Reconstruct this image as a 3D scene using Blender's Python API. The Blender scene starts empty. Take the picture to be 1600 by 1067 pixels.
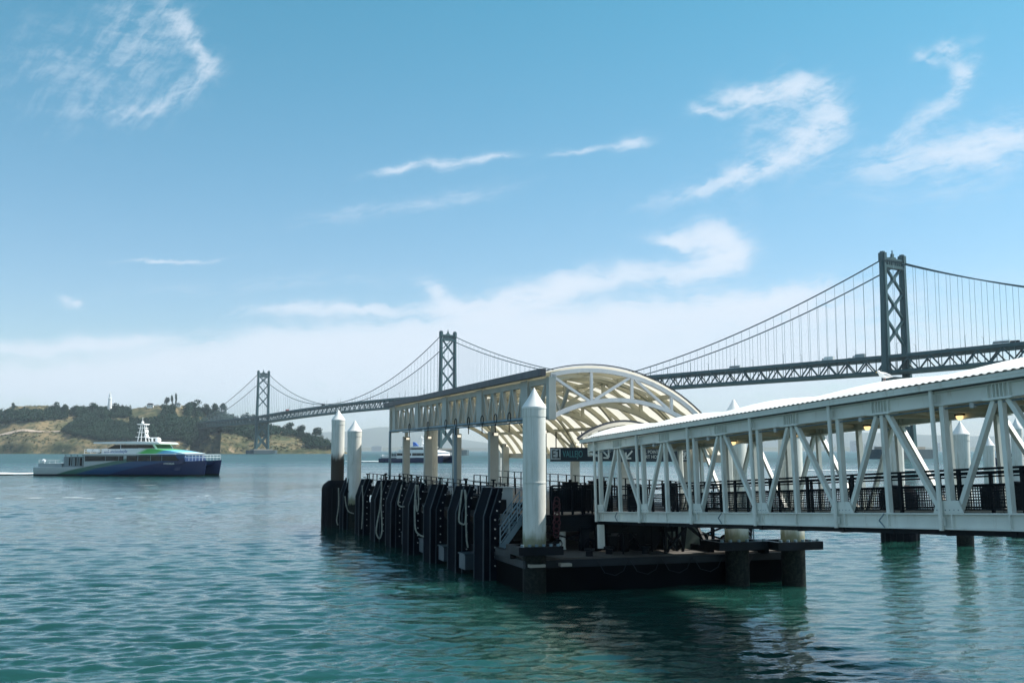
import bpy, math, random
import numpy as np
from mathutils import Vector, Matrix, noise
random.seed(7)
R = math.radians
sc = bpy.context.scene
COL = sc.collection
# ------------------------------------------------------------------ camera
PITCH = math.atan(170.5/1600); FPX = 1600.0; CH = 6.0
cam = bpy.data.cameras.new('camera'); cam.lens = 36; cam.sensor_width = 36
cam.clip_start = 0.1; cam.clip_end = 60000
co = bpy.data.objects.new('camera', cam); COL.objects.link(co)
co.location = (0, 0, CH); co.rotation_euler = (math.pi/2 + PITCH, 0, 0)
sc.camera = co
# ------------------------------------------------------------------ light
SUN_EL = R(50)
SUNH = Vector((0.965, 0.26)).normalized()
SUN_AZ = math.atan2(SUNH.x, SUNH.y)            # clockwise from +Y
sun = bpy.data.lights.new('sun', 'SUN'); sun.energy = 4.6; sun.angle = R(0.6); sun.color = (1.0, 0.93, 0.84)
so = bpy.data.objects.new('sun', sun); COL.objects.link(so)
sdir = Vector((SUNH.x*math.cos(SUN_EL), SUNH.y*math.cos(SUN_EL), math.sin(SUN_EL)))
so.rotation_euler = sdir.to_track_quat('Z', 'Y').to_euler()
sc.view_settings.view_transform = 'Standard'; sc.view_settings.look = 'None'
sc.view_settings.gamma = 1; sc.view_settings.exposure = 0.70
try: sc.view_settings.use_curve_mapping = False
except Exception: pass
sc.cycles.max_bounces = 8; sc.cycles.volume_bounces = 0
# ---- node expression helper
class NX:
    def __init__(s, nt): s.nt = nt
    def n(s, t, **k):
        nd = s.nt.nodes.new(t)
        for a, b in k.items(): setattr(nd, a, b)
        return nd
    def put(s, sock, v):
        if isinstance(v, bpy.types.NodeSocket): s.nt.links.new(v, sock)
        elif v is not None: sock.default_value = v
    def m(s, op, a, b=None, c=None, clamp=False):
        nd = s.n('ShaderNodeMath', operation=op, use_clamp=clamp)
        s.put(nd.inputs[0], a); s.put(nd.inputs[1], b); s.put(nd.inputs[2], c)
        return nd.outputs[0]
    def mix(s, f, a, b, typ='MIX'):
        nd = s.n('ShaderNodeMix', data_type='RGBA', blend_type=typ)
        s.put(nd.inputs[0], f); s.put(nd.inputs[6], a); s.put(nd.inputs[7], b)
        return nd.outputs[2]
    def noise(s, vec, scale, detail=4, rough=.55, dist=0.0):
        nd = s.n('ShaderNodeTexNoise'); s.put(nd.inputs['Vector'], vec)
        nd.inputs['Scale'].default_value = scale; nd.inputs['Detail'].default_value = detail
        nd.inputs['Roughness'].default_value = rough; nd.inputs['Distortion'].default_value = dist
        return nd.outputs[0]
    def ss(s, v, a, b):      # smoothstep
        nd = s.n('ShaderNodeMapRange', interpolation_type='SMOOTHSTEP')
        s.put(nd.inputs[0], v); nd.inputs[1].default_value = a; nd.inputs[2].default_value = b
        return nd.outputs[0]
    def xyz(s, a, b, c):
        nd = s.n('ShaderNodeCombineXYZ')
        for i, v in enumerate((a, b, c)): s.put(nd.inputs[i], v)
        return nd.outputs[0]
    def sep(s, v):
        nd = s.n('ShaderNodeSeparateXYZ'); s.put(nd.inputs[0], v); return nd.outputs
# ------------------------------------------------------------------ sky with cirrus
world = bpy.data.worlds.new('World'); sc.world = world; world.use_nodes = True
nt = world.node_tree; nt.nodes.clear(); x = NX(nt)
sky = x.n('ShaderNodeTexSky', sky_type='NISHITA'); sky.sun_disc = False
sky.sun_elevation = SUN_EL; sky.sun_rotation = SUN_AZ
sky.air_density = 1.0; sky.dust_density = 0.5; sky.ozone_density = 1.0
tc = x.n('ShaderNodeTexCoord')
dx, dy, dz = x.sep(tc.outputs['Generated'])
dyc = x.m('MAXIMUM', dy, 0.08)
U = x.m('DIVIDE', dx, dyc); V = x.m('DIVIDE', dz, dyc)      # gnomonic sky coordinates
front = x.ss(dy, 0.05, 0.3)
def dirUV(px, py):
    u = (px-800)/FPX; v = (533.5-py)/FPX
    q = math.cos(PITCH) - v*math.sin(PITCH)
    return u/q, (math.sin(PITCH)+v*math.cos(PITCH))/q
wv = x.xyz(U, V, 0.0)
def wob(vec, sc_, det, amp): return x.m('MULTIPLY', x.m('SUBTRACT', x.noise(vec, sc_, det, .6), .5), amp)
wv2 = x.xyz(V, U, 3.3)
Uw = x.m('ADD', x.m('ADD', U, wob(wv, 6, 4, .045)), wob(wv, 32, 5, .014)); Vw = x.m('ADD', x.m('ADD', V, wob(wv2, 7, 4, .038)), wob(wv2, 36, 5, .011))
fluff = x.noise(x.xyz(Uw, x.m('MULTIPLY', Vw, 2.2), 2.0), 26, 7, .7)
def fibre(ang, streak, sc_, seed):
    c, s_ = math.cos(R(ang)), math.sin(R(ang))
    p = x.m('MULTIPLY_ADD', Vw, s_, x.m('MULTIPLY', Uw, c)); q = x.m('MULTIPLY_ADD', Vw, c, x.m('MULTIPLY', Uw, -s_))
    st = x.noise(x.xyz(p, x.m('MULTIPLY', q, streak), seed), sc_*1.5, 7, .66, .35)
    return x.m('MULTIPLY_ADD', fluff, .58, x.m('MULTIPLY', st, .52))
def blob(px, py, a, b, ang, dens):
    u0, v0 = dirUV(px, py); A = a*1.1/FPX; B = b*1.35/FPX; c, s_ = math.cos(R(ang)), math.sin(R(ang))
    du = x.m('SUBTRACT', Uw, u0); dv = x.m('SUBTRACT', Vw, v0)
    p = x.m('MULTIPLY_ADD', dv, s_/A, x.m('MULTIPLY', du, c/A))
    q = x.m('MULTIPLY_ADD', dv, c/B, x.m('MULTIPLY', du, -s_/B))
    rr = x.m('MULTIPLY_ADD', q, q, x.m('MULTIPLY', p, p))
    return x.m('MULTIPLY', x.m('POWER', 2.718, x.m('MULTIPLY', rr, -1.0)), dens)
total = None
def group(f, blobs, lo=.50, hi=.84, k=.10, dens=1.05):
    """blobs: gaussian puffs (centre, half sizes, angle, density) that share one fibre direction"""
    global total
    M_ = None
    for b in blobs:
        v = blob(*b); M_ = v if M_ is None else x.m('ADD', M_, v)
    st = x.ss(x.m('MULTIPLY_ADD', x.m('MINIMUM', M_, 1.3), k, f), lo, hi)
    v = x.m('MULTIPLY', x.m('MULTIPLY', M_, st), dens)
    total = v if total is None else x.m('ADD', total, v)
group(fibre(56, 4, 12, 1.1), [   # fan at the upper left
    (262, 20, 45, 14, -50, .7), (296, 62, 40, 13, -60, .85), (316, 100, 26, 13, -75, .8), (300, 132, 36, 14, 45, .65), (255, 160, 46, 13, 24, .6), (190, 175, 70, 12, 8, .6),
    (225, 90, 75, 60, 50, .36), (130, 120, 110, 60, 20, .30), (60, 90, 90, 60, 20, .2), (210, 30, 60, 30, -40, .35)])
f2 = fibre(30, 4.5, 12, 4.4)
group(f2, [                      # two hooks at the upper right
    (1108, 177, 26, 6, -8, 1.5), (1150, 158, 50, 14, 18, 1.2), (1200, 140, 50, 16, 10, 1.3), (1262, 128, 30, 18, -15, 1.1), (1300, 165, 34, 22, -70, .9), (1225, 170, 60, 26, 30, .7),
    (1290, 205, 38, 22, 60, 1.0), (1240, 235, 52, 17, 42, 1.4), (1175, 268, 56, 13, 30, 1.3), (1105, 293, 60, 10, 20, .9), (1030, 312, 60, 10, 12, .35), (1190, 255, 130, 40, 30, .35),
    (1438, 92, 22, 9, -20, .9), (1472, 76, 30, 12, 20, 1.1), (1500, 105, 30, 13, -65, .9), (1488, 150, 42, 14, 58, 1.0), (1440, 195, 50, 14, 45, .8), (1400, 222, 50, 12, 28, .5), (1525, 80, 40, 10, 80, .5)])
f3 = fibre(12, 9, 10, 7.7)
group(f3, [
    (700, 253, 62, 6, 8, .95), (610, 266, 34, 5, 8, .9), (780, 243, 30, 4, 6, .6), (985, 220, 24, 8, 10, .9), (900, 234, 46, 4, 10, .7),
    (720, 310, 90, 10, 12, .35), (560, 334, 90, 9, 8, .35),
    (1440, 245, 120, 18, 10, .6), (1560, 225, 90, 26, 20, .65), (1530, 262, 160, 40, 12, .3),
    (1050, 378, 38, 7, -8, 1.2), (1105, 378, 44, 18, -5, 1.5), (1145, 392, 26, 18, -20, 1.1), (1095, 418, 52, 12, 20, 1.1), (1020, 425, 60, 12, 5, .7), (950, 437, 70, 14, 10, .8),
    (870, 456, 62, 14, 14, 1.4), (800, 474, 66, 17, 10, 1.5), (730, 488, 60, 15, 0, 1.2), (685, 458, 30, 10, -45, 1.1), (600, 486, 110, 8, 2, .9), (470, 490, 90, 9, 2, .9),
    (1150, 470, 60, 16, 0, 1.3), (1230, 462, 60, 14, 8, 1.1), (1250, 490, 130, 16, 4, .7), (100, 462, 16, 7, -50, .9), (116, 474, 8, 6, -60, .8), (265, 402, 75, 2.5, 3, .9),
    (420, 445, 190, 10, 3, .3), (1100, 200, 1, 1, 0, 0)], .46, .82, .14, 1.6)
group(fibre(4, 12, 7, 9.1), [
    (980, 505, 330, 22, 5, 1.1), (700, 545, 380, 30, 6, 1.3), (1000, 560, 420, 34, 2, .9), (330, 565, 330, 20, 6, 1.0), (620, 592, 600, 26, 1, 1.0), (60, 545, 150, 10, 4, .9), (190, 535, 80, 8, 4, .6),
    (60, 592, 200, 14, 3, .9), (1300, 545, 260, 26, 4, .5), (900, 640, 900, 30, 0, .5)], .40, .74, .12, 2.0)
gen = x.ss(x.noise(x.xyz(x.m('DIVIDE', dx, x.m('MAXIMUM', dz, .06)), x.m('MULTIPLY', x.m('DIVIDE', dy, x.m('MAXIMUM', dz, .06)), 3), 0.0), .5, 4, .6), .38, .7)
back_fill = x.m('MULTIPLY', x.m('MULTIPLY', gen, 1.1), x.m('SUBTRACT', 1.0, front))  # unseen bright clouds behind the camera, added as fill light
cl = x.m('ADD', x.m('MULTIPLY', total, front), back_fill)
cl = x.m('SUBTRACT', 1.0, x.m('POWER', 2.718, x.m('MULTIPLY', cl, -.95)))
el = x.m('MULTIPLY', x.m('MAXIMUM', dz, 0.0), 1.0)
elr = x.ss(el, 0.0, 0.52)
tint = x.mix(elr, (.79, .85, .93, 1), (0.32, .92, 0.87, 1))
base = x.mix(1.0, sky.outputs[0], tint, 'MULTIPLY')
cloudc = x.n('ShaderNodeRGB'); cloudc.outputs[0].default_value = (5.3, 5.8, 6.5, 1)
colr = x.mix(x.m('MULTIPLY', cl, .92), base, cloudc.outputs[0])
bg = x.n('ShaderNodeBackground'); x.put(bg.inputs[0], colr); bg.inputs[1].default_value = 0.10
ow = x.n('ShaderNodeOutputWorld'); nt.links.new(bg.outputs[0], ow.inputs[0])

# ------------------------------------------------------------------ measuring helpers (bearing + known distance -> metres)
def ray(px, py):
    u = (px-800)/FPX; v = (533.5-py)/FPX
    return Vector((u, math.cos(PITCH)-v*math.sin(PITCH), math.sin(PITCH)+v*math.cos(PITCH)))
def atY(px, py, Y):
    d = ray(px, py); t = Y/d.y; return Vector((d.x*t, Y, CH+d.z*t))
def atZ(px, py, z):
    d = ray(px, py); t = (z-CH)/d.z; return Vector((d.x*t, d.y*t, z))
# ------------------------------------------------------------------ materials
MATS = {}
def paint(name, col, rough=.5, var=.12, metal=0.0, scale=2.0, dirt=None, dirt_amt=.35, streak=4.0, bump=0.0, coords='Object', spec=.5):
    if name in MATS: return MATS[name]
    m = bpy.data.materials.new(name); m.use_nodes = True; t = m.node_tree; y = NX(t)
    b = t.nodes['Principled BSDF']; c = y.n('ShaderNodeTexCoord')
    mp = y.n('ShaderNodeMapping'); t.links.new(c.outputs[coords], mp.inputs[0]); mp.inputs['Scale'].default_value = (1, 1, 1/streak)
    n1 = y.noise(mp.outputs[0], scale*2, 6, .62); n2 = y.noise(c.outputs[coords], scale*.35, 3)
    lo = tuple(v*(1-var) for v in col)+(1,); hi = tuple(min(1, v*(1+var*.7)) for v in col)+(1,)
    cc = y.mix(y.ss(n2, .3, .7), lo, hi)
    d = dirt if dirt else tuple(v*.45 for v in col)
    cc = y.mix(y.m('MULTIPLY', y.ss(n1, .55, .78), dirt_amt), cc, tuple(d)+(1,))
    y.put(b.inputs['Base Color'], cc)
    y.put(b.inputs['Roughness'], y.m('MULTIPLY_ADD', n1, .25, rough-.12))
    b.inputs['Metallic'].default_value = metal; b.inputs['Specular IOR Level'].default_value = spec
    if bump:
        bn = y.n('ShaderNodeBump'); bn.inputs['Strength'].default_value = bump; bn.inputs['Distance'].default_value = .02
        y.put(bn.inputs['Height'], n1); t.links.new(bn.outputs[0], b.inputs['Normal'])
    MATS[name] = m; return m
WHITE = paint('white_painted_steel', (.72, .75, .70), .45, .08, dirt=(.34, .28, .20), dirt_amt=.5)
WHITE2 = paint('ivory_painted_steel', (.62, .60, .52), .5, .08, dirt=(.38, .35, .27), dirt_amt=.3)
FRAMEG = paint('grey_green_column_paint', (.42, .44, .41), .55, .08, dirt=(.25, .24, .2), dirt_amt=.3)
ROOFW = paint('white_roof_sheet', (.80, .80, .78), .5, .05, dirt=(.6, .6, .57), dirt_amt=.3, scale=.8)
CREAM = paint('cream_roof_underside', (.72, .66, .50), .6, .06, dirt_amt=.1)
RIB = paint('tan_rib_paint', (.50, .48, .37), .55, .06, dirt_amt=.1)
DARKRIM = paint('dark_roof_edge', (.05, .055, .07), .5, .2)
DARK = paint('black_steel', (.007, .011, .016), .42, .3, dirt=(.02, .028, .034), dirt_amt=.4, scale=3, spec=.1)
NAVYD = paint('tarred_fender_timber', (.003, .006, .012), .8, .3, dirt=(.008, .015, .024), dirt_amt=.5, scale=3, bump=.3, spec=.03)
EDGE = paint('worn_steel_edge', (.03, .055, .075), .4, .3, metal=.2)
RUB = paint('black_rubber', (.007, .009, .013), .6, .3, bump=.4, spec=.05)
HULLM = paint('black_pontoon_hull', (.003, .004, .006), .8, .4, dirt=(.008, .012, .012), dirt_amt=.6, scale=1.5, spec=.04)
RAILD = paint('dark_rub_rail', (.012, .02, .028), .5, .3, spec=.25)
DECKM = paint('concrete_deck', (.085, .078, .07), .8, .2, dirt=(.07, .06, .055), scale=1, streak=1)
GREYP = paint('light_grey_panel', (.45, .47, .46), .5, .06)
ROPE = paint('hemp_rope', (.28, .30, .27), .9, .25, scale=20)
BRIDGE = paint('grey_green_bridge_steel', (.026, .088, .10), .55, .1, scale=.05, dirt_amt=.25)
HANG = paint('pale_hanger_rope', (.20, .29, .34), .6, .1, scale=.05)
CABLE = paint('bridge_cable_steel', (.03, .075, .09), .6, .1, scale=.05)
CONC = paint('pier_concrete', (.34, .32, .28), .85, .15, scale=.1)
FENDC = paint('dark_pier_fender', (.05, .09, .11), .7, .2, scale=.1)
GLASS = paint('dark_tinted_glass', (.008, .012, .018), .08, .1)
NAVY = paint('navy_hull_paint', (.008, .022, .085), .3, .1, dirt_amt=.1, scale=.2)
BWHITE = paint('white_boat_paint', (.86, .87, .87), .35, .04, dirt_amt=.1, scale=.3)
BGREY = paint('grey_boat_paint', (.30, .36, .38), .4, .1, dirt_amt=.1, scale=.3)
LEAF = paint('dark_evergreen_foliage', (.024, .054, .033), .9, .35, scale=.06, dirt=(.045, .065, .035), dirt_amt=.6, streak=1, spec=.1)
LEAF2 = paint('olive_scrub_foliage', (.075, .085, .035), .9, .35, scale=.06, dirt=(.12, .11, .05), dirt_amt=.6, streak=1, spec=.1)
BARK = paint('tree_bark', (.09, .07, .05), .9, .2)
def simple(name, col, rough=.5, em=None, es=0):
    m = bpy.data.materials.new(name); m.use_nodes = True; b = m.node_tree.nodes['Principled BSDF']
    b.inputs['Base Color'].default_value = tuple(col)+(1,); b.inputs['Roughness'].default_value = rough
    if em: b.inputs['Emission Color'].default_value = tuple(em)+(1,); b.inputs['Emission Strength'].default_value = es
    return m
AMBER = simple('amber_lamp_glass', (.8, .6, .3), .3, (1, .70, .32), .9)
FLOOD = simple('floodlight_glass', (.8, .8, .7), .3, (1, .9, .7), .55)
SIGNW = paint('pale_sign_panel', (.52, .55, .54), .5, .04, dirt_amt=.05)
SIGND = paint('navy_sign_panel', (.012, .03, .045), .4, .1, dirt_amt=.05)
TEALT = simple('teal_lettering', (.09, .30, .31)); WHT = simple('white_lettering', (.75, .78, .72)); BLKT = simple('black_lettering', (.01, .015, .02))
RED = paint('dark_red_hose', (.055, .008, .016), .6, .3); REDP = paint('red_paint', (.45, .04, .03), .5)
# ------------------------------------------------------------------ mesh collector
def translucent(name, col, amt, warm):
    m = bpy.data.materials.new(name); m.use_nodes = True; t = m.node_tree; y = NX(t); b = t.nodes['Principled BSDF']
    b.inputs['Base Color'].default_value = tuple(col)+(1,); b.inputs['Roughness'].default_value = .6; b.inputs['Specular IOR Level'].default_value = .2
    tr = y.n('ShaderNodeBsdfTranslucent'); c = y.n('ShaderNodeTexCoord')
    y.put(tr.inputs[0], y.mix(y.noise(c.outputs['Object'], .7, 4), tuple(v*.86 for v in warm)+(1,), tuple(warm)+(1,)))
    mx = y.n('ShaderNodeMixShader'); mx.inputs[0].default_value = amt
    t.links.new(b.outputs[0], mx.inputs[1]); t.links.new(tr.outputs[0], mx.inputs[2])
    t.links.new(mx.outputs[0], t.nodes['Material Output'].inputs[0]); return m
SKIN = translucent('membrane_roof_top', (.80,.80,.78), .5, (.95,.90,.74))
CREAMT = translucent('membrane_roof_lining', (.80,.76,.66), .42, (.92,.88,.78))
class MB:
    def __init__(s): s.v = []; s.f = []
    def add(s, vs, fs):
        o = len(s.v); s.v += [tuple(v) for v in vs]; s.f += [tuple(i+o for i in f) for f in fs]; return s
    def box(s, x0, x1, y0, y1, z0, z1):
        return s.add([(x0,y0,z0),(x1,y0,z0),(x1,y1,z0),(x0,y1,z0),(x0,y0,z1),(x1,y0,z1),(x1,y1,z1),(x0,y1,z1)],
                     [(3,2,1,0),(4,5,6,7),(0,1,5,4),(1,2,6,5),(2,3,7,6),(3,0,4,7)])
    def beam(s, p, q, w, h, up=(0,0,1), w2=None, h2=None):
        p = Vector(p); q = Vector(q); d = (q-p).normalized(); up = Vector(up)
        if abs(d.dot(up)) > .999: up = Vector((0, 1, 0)) if abs(d.y) < .9 else Vector((1, 0, 0))
        a = d.cross(up).normalized(); b = a.cross(d).normalized()
        w2 = w if w2 is None else w2; h2 = h if h2 is None else h2; vs = []
        for P, W, H in ((p, w, h), (q, w2, h2)):
            for sa, sb in ((-1,-1),(1,-1),(1,1),(-1,1)): vs.append(P + a*sa*W/2 + b*sb*H/2)
        return s.add(vs, [(0,1,2,3),(7,6,5,4),(4,5,1,0),(5,6,2,1),(6,7,3,2),(7,4,0,3)])
    def tube(s, pts, r, n=8, caps=True):
        pts = [Vector(p) for p in pts]; rings = []
        rs = r if isinstance(r, (list, tuple)) else [r]*len(pts)
        a = None
        for i, p in enumerate(pts):
            d = (pts[min(i+1, len(pts)-1)] - pts[max(i-1, 0)]).normalized()
            if a is None:
                a = d.cross(Vector((0, 0, 1)))
                if a.length < .01: a = Vector((1, 0, 0))
            a = (a - d*a.dot(d)).normalized(); b = d.cross(a)
            rings.append([p + (a*math.cos(2*math.pi*k/n) + b*math.sin(2*math.pi*k/n))*rs[i] for k in range(n)])
        vs = [v for g in rings for v in g]; fs = []
        for i in range(len(pts)-1):
            for k in range(n):
                k2 = (k+1) % n; fs.append((i*n+k, i*n+k2, (i+1)*n+k2, (i+1)*n+k))
        if caps: fs.append(tuple(range(n-1, -1, -1))); fs.append(tuple((len(pts)-1)*n+k for k in range(n)))
        return s.add(vs, fs)
    def lathe(s, prof, cx=0, cy=0, n=24):
        vs = []; fs = []
        for (r, z) in prof:
            for k in range(n): vs.append((cx+r*math.cos(2*math.pi*k/n), cy+r*math.sin(2*math.pi*k/n), z))
        for i in range(len(prof)-1):
            for k in range(n):
                k2 = (k+1) % n; fs.append((i*n+k, i*n+k2, (i+1)*n+k2, (i+1)*n+k))
        fs.append(tuple(range(n-1, -1, -1))); fs.append(tuple((len(prof)-1)*n+k for k in range(n)))
        return s.add(vs, fs)
    def extr(s, poly, y0, y1, ax='y'):
        """poly in (x,z) extruded along y (or (y,z) along x)"""
        n = len(poly); f = (lambda a, b, t: (a, t, b)) if ax == 'y' else (lambda a, b, t: (t, a, b))
        if ax == 'z': f = lambda a, b, t: (a, b, t)
        vs = [f(a, b, y0) for a, b in poly] + [f(a, b, y1) for a, b in poly]
        fs = [tuple(range(n)), tuple(range(2*n-1, n-1, -1))] + [(i, i+n, (i+1) % n+n, (i+1) % n) for i in range(n)]
        return s.add(vs, fs)
    def ball(s, c, r, n=8, sx=1, sy=1, sz=1):
        prof = []
        vs = []; fs = []
        for i in range(n//2+1):
            th = math.pi*i/(n//2)
            for k in range(n): vs.append((c[0]+sx*r*math.sin(th)*math.cos(2*math.pi*k/n), c[1]+sy*r*math.sin(th)*math.sin(2*math.pi*k/n), c[2]+sz*r*math.cos(th)))
        for i in range(n//2):
            for k in range(n):
                k2 = (k+1) % n; fs.append((i*n+k, (i+1)*n+k, (i+1)*n+k2, i*n+k2))
        return s.add(vs, fs)
    def build(s, name, mat, parent=None, org=None, smooth=True):
        vs = s.v
        if org is not None: o = Vector(org); vs = [tuple(Vector(v)-o) for v in vs]
        me = bpy.data.meshes.new(name); me.from_pydata(vs, [], s.f); me.validate()
        bm_fix(me)
        me.materials.append(mat)
        if smooth:
            me.shade_smooth(); me.set_sharp_from_angle(angle=R(32))
        ob = bpy.data.objects.new(name, me); COL.objects.link(ob)
        if parent is not None: ob.parent = parent
        elif org is not None: ob.location = org
        return ob
import bmesh
def bm_fix(me):
    b = bmesh.new(); b.from_mesh(me); bmesh.ops.recalc_face_normals(b, faces=b.faces); b.to_mesh(me); b.free()
def tag(o, label=None, cat=None, group=None, kind=None):
    if label: o['label'] = label
    if cat: o['category'] = cat
    if group: o['group'] = group
    if kind: o['kind'] = kind
    return o
def thing(name, label, cat, loc=(0,0,0), rotz=0, group=None, rot=None):
    o = bpy.data.objects.new(name, None); COL.objects.link(o); o.location = loc
    o.rotation_euler = rot if rot is not None else (0, 0, rotz); o.empty_display_size = .3
    return tag(o, label, cat, group)
def part(mb, name, mat, parent, **k): return mb.build(name, mat, parent, **k)
def copy_tree(o, parent=None):
    c = o.copy(); COL.objects.link(c)
    if parent is not None: c.parent = parent
    for ch in list(o.children): copy_tree(ch, c)
    return c
def text(s, size, mat, parent, loc, rot, name='lettering', sx=1.0, align='LEFT', ext=.006):
    cu = bpy.data.curves.new(name, 'FONT'); cu.body = s; cu.size = size; cu.extrude = ext; cu.align_x = align
    tmp = bpy.data.objects.new('tmp', cu); COL.objects.link(tmp)
    bpy.context.view_layer.update()
    me = bpy.data.meshes.new_from_object(tmp.evaluated_get(bpy.context.evaluated_depsgraph_get()))
    bpy.data.objects.remove(tmp); me.name = name; me.materials.clear(); me.materials.append(mat)
    o = bpy.data.objects.new(name, me); COL.objects.link(o); o.parent = parent; o.location = loc; o.rotation_euler = rot; o.scale = (sx, 1, 1)
    return o

# ================================================================== WATER
def water_mat():
    m = bpy.data.materials.new('bay_water'); m.use_nodes = True; t = m.node_tree; y = NX(t)
    b = t.nodes['Principled BSDF']; c = y.n('ShaderNodeTexCoord'); P = c.outputs['Object']
    big = y.noise(P, .012, 3, .5)
    mp = y.n('ShaderNodeMapping'); t.links.new(P, mp.inputs[0]); mp.inputs['Scale'].default_value = (.35, 1.6, 1)
    streaks = y.noise(mp.outputs[0], .02, 4, .6)
    colr = y.mix(y.ss(streaks, .35, .65), (.007, .036, .028, 1), (.011, .057, .048, 1))
    y.put(b.inputs['Base Color'], colr)
    b.subsurface_method = 'BURLEY'; b.inputs['Subsurface Weight'].default_value = 1.0; b.inputs['Subsurface Radius'].default_value = (.5, 1.0, .9); b.inputs['Subsurface Scale'].default_value = 2.6
    b.inputs['IOR'].default_value = 1.58; b.inputs['Specular IOR Level'].default_value = .5
    
    mp2 = y.n('ShaderNodeMapping'); t.links.new(P, mp2.inputs[0]); mp2.inputs['Scale'].default_value = (.55, 1, 1)
    geo = y.n('ShaderNodeNewGeometry'); px_, py_, pz_ = y.sep(geo.outputs['Position'])
    dist = y.m('SQRT', y.m('ADD', y.m('MULTIPLY', px_, px_), y.m('MULTIPLY', py_, py_)))
    a = y.noise(mp2.outputs[0], 5.5, 3, .6)
    n2 = y.noise(mp2.outputs[0], .9, 4, .62, .3)
    n3 = y.noise(mp2.outputs[0], .16, 4, .6); n4 = y.noise(mp2.outputs[0], 2.0, 4, .6, .4)
    far = y.ss(dist, 90, 420)
    y.put(b.inputs['Roughness'], y.m('ADD', y.m('MULTIPLY_ADD', y.ss(streaks, .4, .6), .06, .03), y.m('MULTIPLY', y.ss(dist, 80, 700), .30)))
    h = y.m('MULTIPLY_ADD', n4, .055, y.m('MULTIPLY', a, .009))
    h = y.m('ADD', h, y.m('MULTIPLY', y.m('MULTIPLY', n2, .20), y.m('MULTIPLY_ADD', far, .9, .1)))
    h = y.m('ADD', h, y.m('MULTIPLY', y.m('MULTIPLY', n3, .8), far))
    h = y.m('MULTIPLY', h, y.m('MULTIPLY_ADD', y.ss(big, .35, .65), .5, .7))
    bn = y.n('ShaderNodeBump'); bn.inputs['Strength'].default_value = .9; bn.inputs['Distance'].default_value = 1.0
    y.put(bn.inputs['Height'], h); t.links.new(bn.outputs[0], b.inputs['Normal'])
    return m
WATER = water_mat()
def build_water():
    rng = np.random.default_rng(3)
    r0, r1 = 14.0, 420.0; nr = 1150; na = 1050; amax = R(44)
    r = r0*(r1/r0)**(np.linspace(0, 1, nr)); th = np.linspace(-amax, amax, na)
    RR, TH = np.meshgrid(r, th, indexing='ij'); X = RR*np.sin(TH); Y = RR*np.cos(TH)
    Z = np.zeros_like(X); DX = np.zeros_like(X); DY = np.zeros_like(X)
    nw = 90
    lam = np.exp(rng.uniform(np.log(.25), np.log(3.6), nw))
    ang = math.pi*1.5 + rng.normal(0, .5, nw) + .15
    ph = rng.uniform(0, 2*math.pi, nw)
    spac = np.maximum(RR*math.log(r1/r0)/nr, RR*2*amax/na)
    patch = .75 + .5*np.sin(X*.05+1.3+np.sin(Y*.03)*2)*np.sin(Y*.041+.5)
    for L, a, p in zip(lam, ang, ph):
        k = 2*math.pi/L; slope = .030*(1.0 if L < 2.0 else (2.0/L)**.6)*min(1, (.8/L))**.8
        amp = slope/k*1.25
        f = np.clip((L/spac-3.0)/3.0, 0, 1)
        q = k*(X*math.cos(a)+Y*math.sin(a))+p
        Z += amp*f*np.sin(q)
        DX += -.7*amp*f*math.cos(a)*np.cos(q); DY += -.7*amp*f*math.sin(a)*np.cos(q)
    edge = np.clip((RR-r0)/4, 0, 1)*np.clip((r1-RR)/150, 0, 1)*np.clip((amax-np.abs(TH))/.05, 0, 1)*patch
    Z *= edge; X2 = X+DX*edge; Y2 = Y+DY*edge
    verts = np.stack([X2, Y2, Z], -1).reshape(-1, 3)
    i = np.arange(nr-1)[:, None]*na + np.arange(na-1)[None, :]
    faces = np.stack([i, i+na, i+na+1, i+1], -1).reshape(-1, 4)
    base = len(verts)
    # the rest of the bay: disc ring outside, fan inside and the big wedge behind
    far = 40000.0; extra = []; ef = []
    def av(p): extra.append(p); return base+len(extra)-1
    # outer skirt along r1
    o_idx = [(nr-1)*na+j for j in range(0, na)]
    prev = o_idx; rad = [900, 2500, 8000, far]
    for rr in rad:
        cur = [av((rr*math.sin(t), rr*math.cos(t), 0)) for t in th]
        for j in range(na-1): ef.append((prev[j], cur[j], cur[j+1], prev[j+1]))
        prev = cur
    # outside wedge
    t2 = np.linspace(amax, 2*math.pi-amax, 60)
    ic = av((0, 0, 0)); first = None
    rings = [r0, r1]+rad
    grid = []
    for q, rr in enumerate(rings):
        row = []
        for j, t in enumerate(t2):
            if j == 0: row.append((0*na+na-1) if q == 0 else ((nr-1)*na+na-1 if q == 1 else base+(q-2)*na+na-1))
            elif j == len(t2)-1: row.append(0 if q == 0 else ((nr-1)*na if q == 1 else base+(q-2)*na))
            else: row.append(av((rr*math.sin(t), rr*math.cos(t), 0)))
        grid.append(row)
    for q in range(len(rings)-1):
        for j in range(len(t2)-1):
            if q == 0 and (j == 0 or j == len(t2)-2): continue
            ef.append((grid[q][j], grid[q+1][j], grid[q+1][j+1], grid[q][j+1]))
    # wedge edge columns of the fine grid
    e = [k*na+na-1 for k in range(nr)]; ef.append(tuple(e+[grid[1][1], grid[0][1]]))
    e = [k*na for k in range(nr)]; ef.append(tuple([grid[0][-2], grid[1][-2]]+e[::-1]))
    for j in range(len(t2)-1): ef.append((ic, grid[0][j], grid[0][j+1]))
    ef.append(tuple([ic]+list(range(0, na))))
    allv = np.concatenate([verts, np.array(extra)])
    me = bpy.data.meshes.new('water')
    me.vertices.add(len(allv)); me.vertices.foreach_set('co', allv.ravel())
    loops = np.concatenate([faces.ravel(), np.array([k for f in ef for k in f])])
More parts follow.
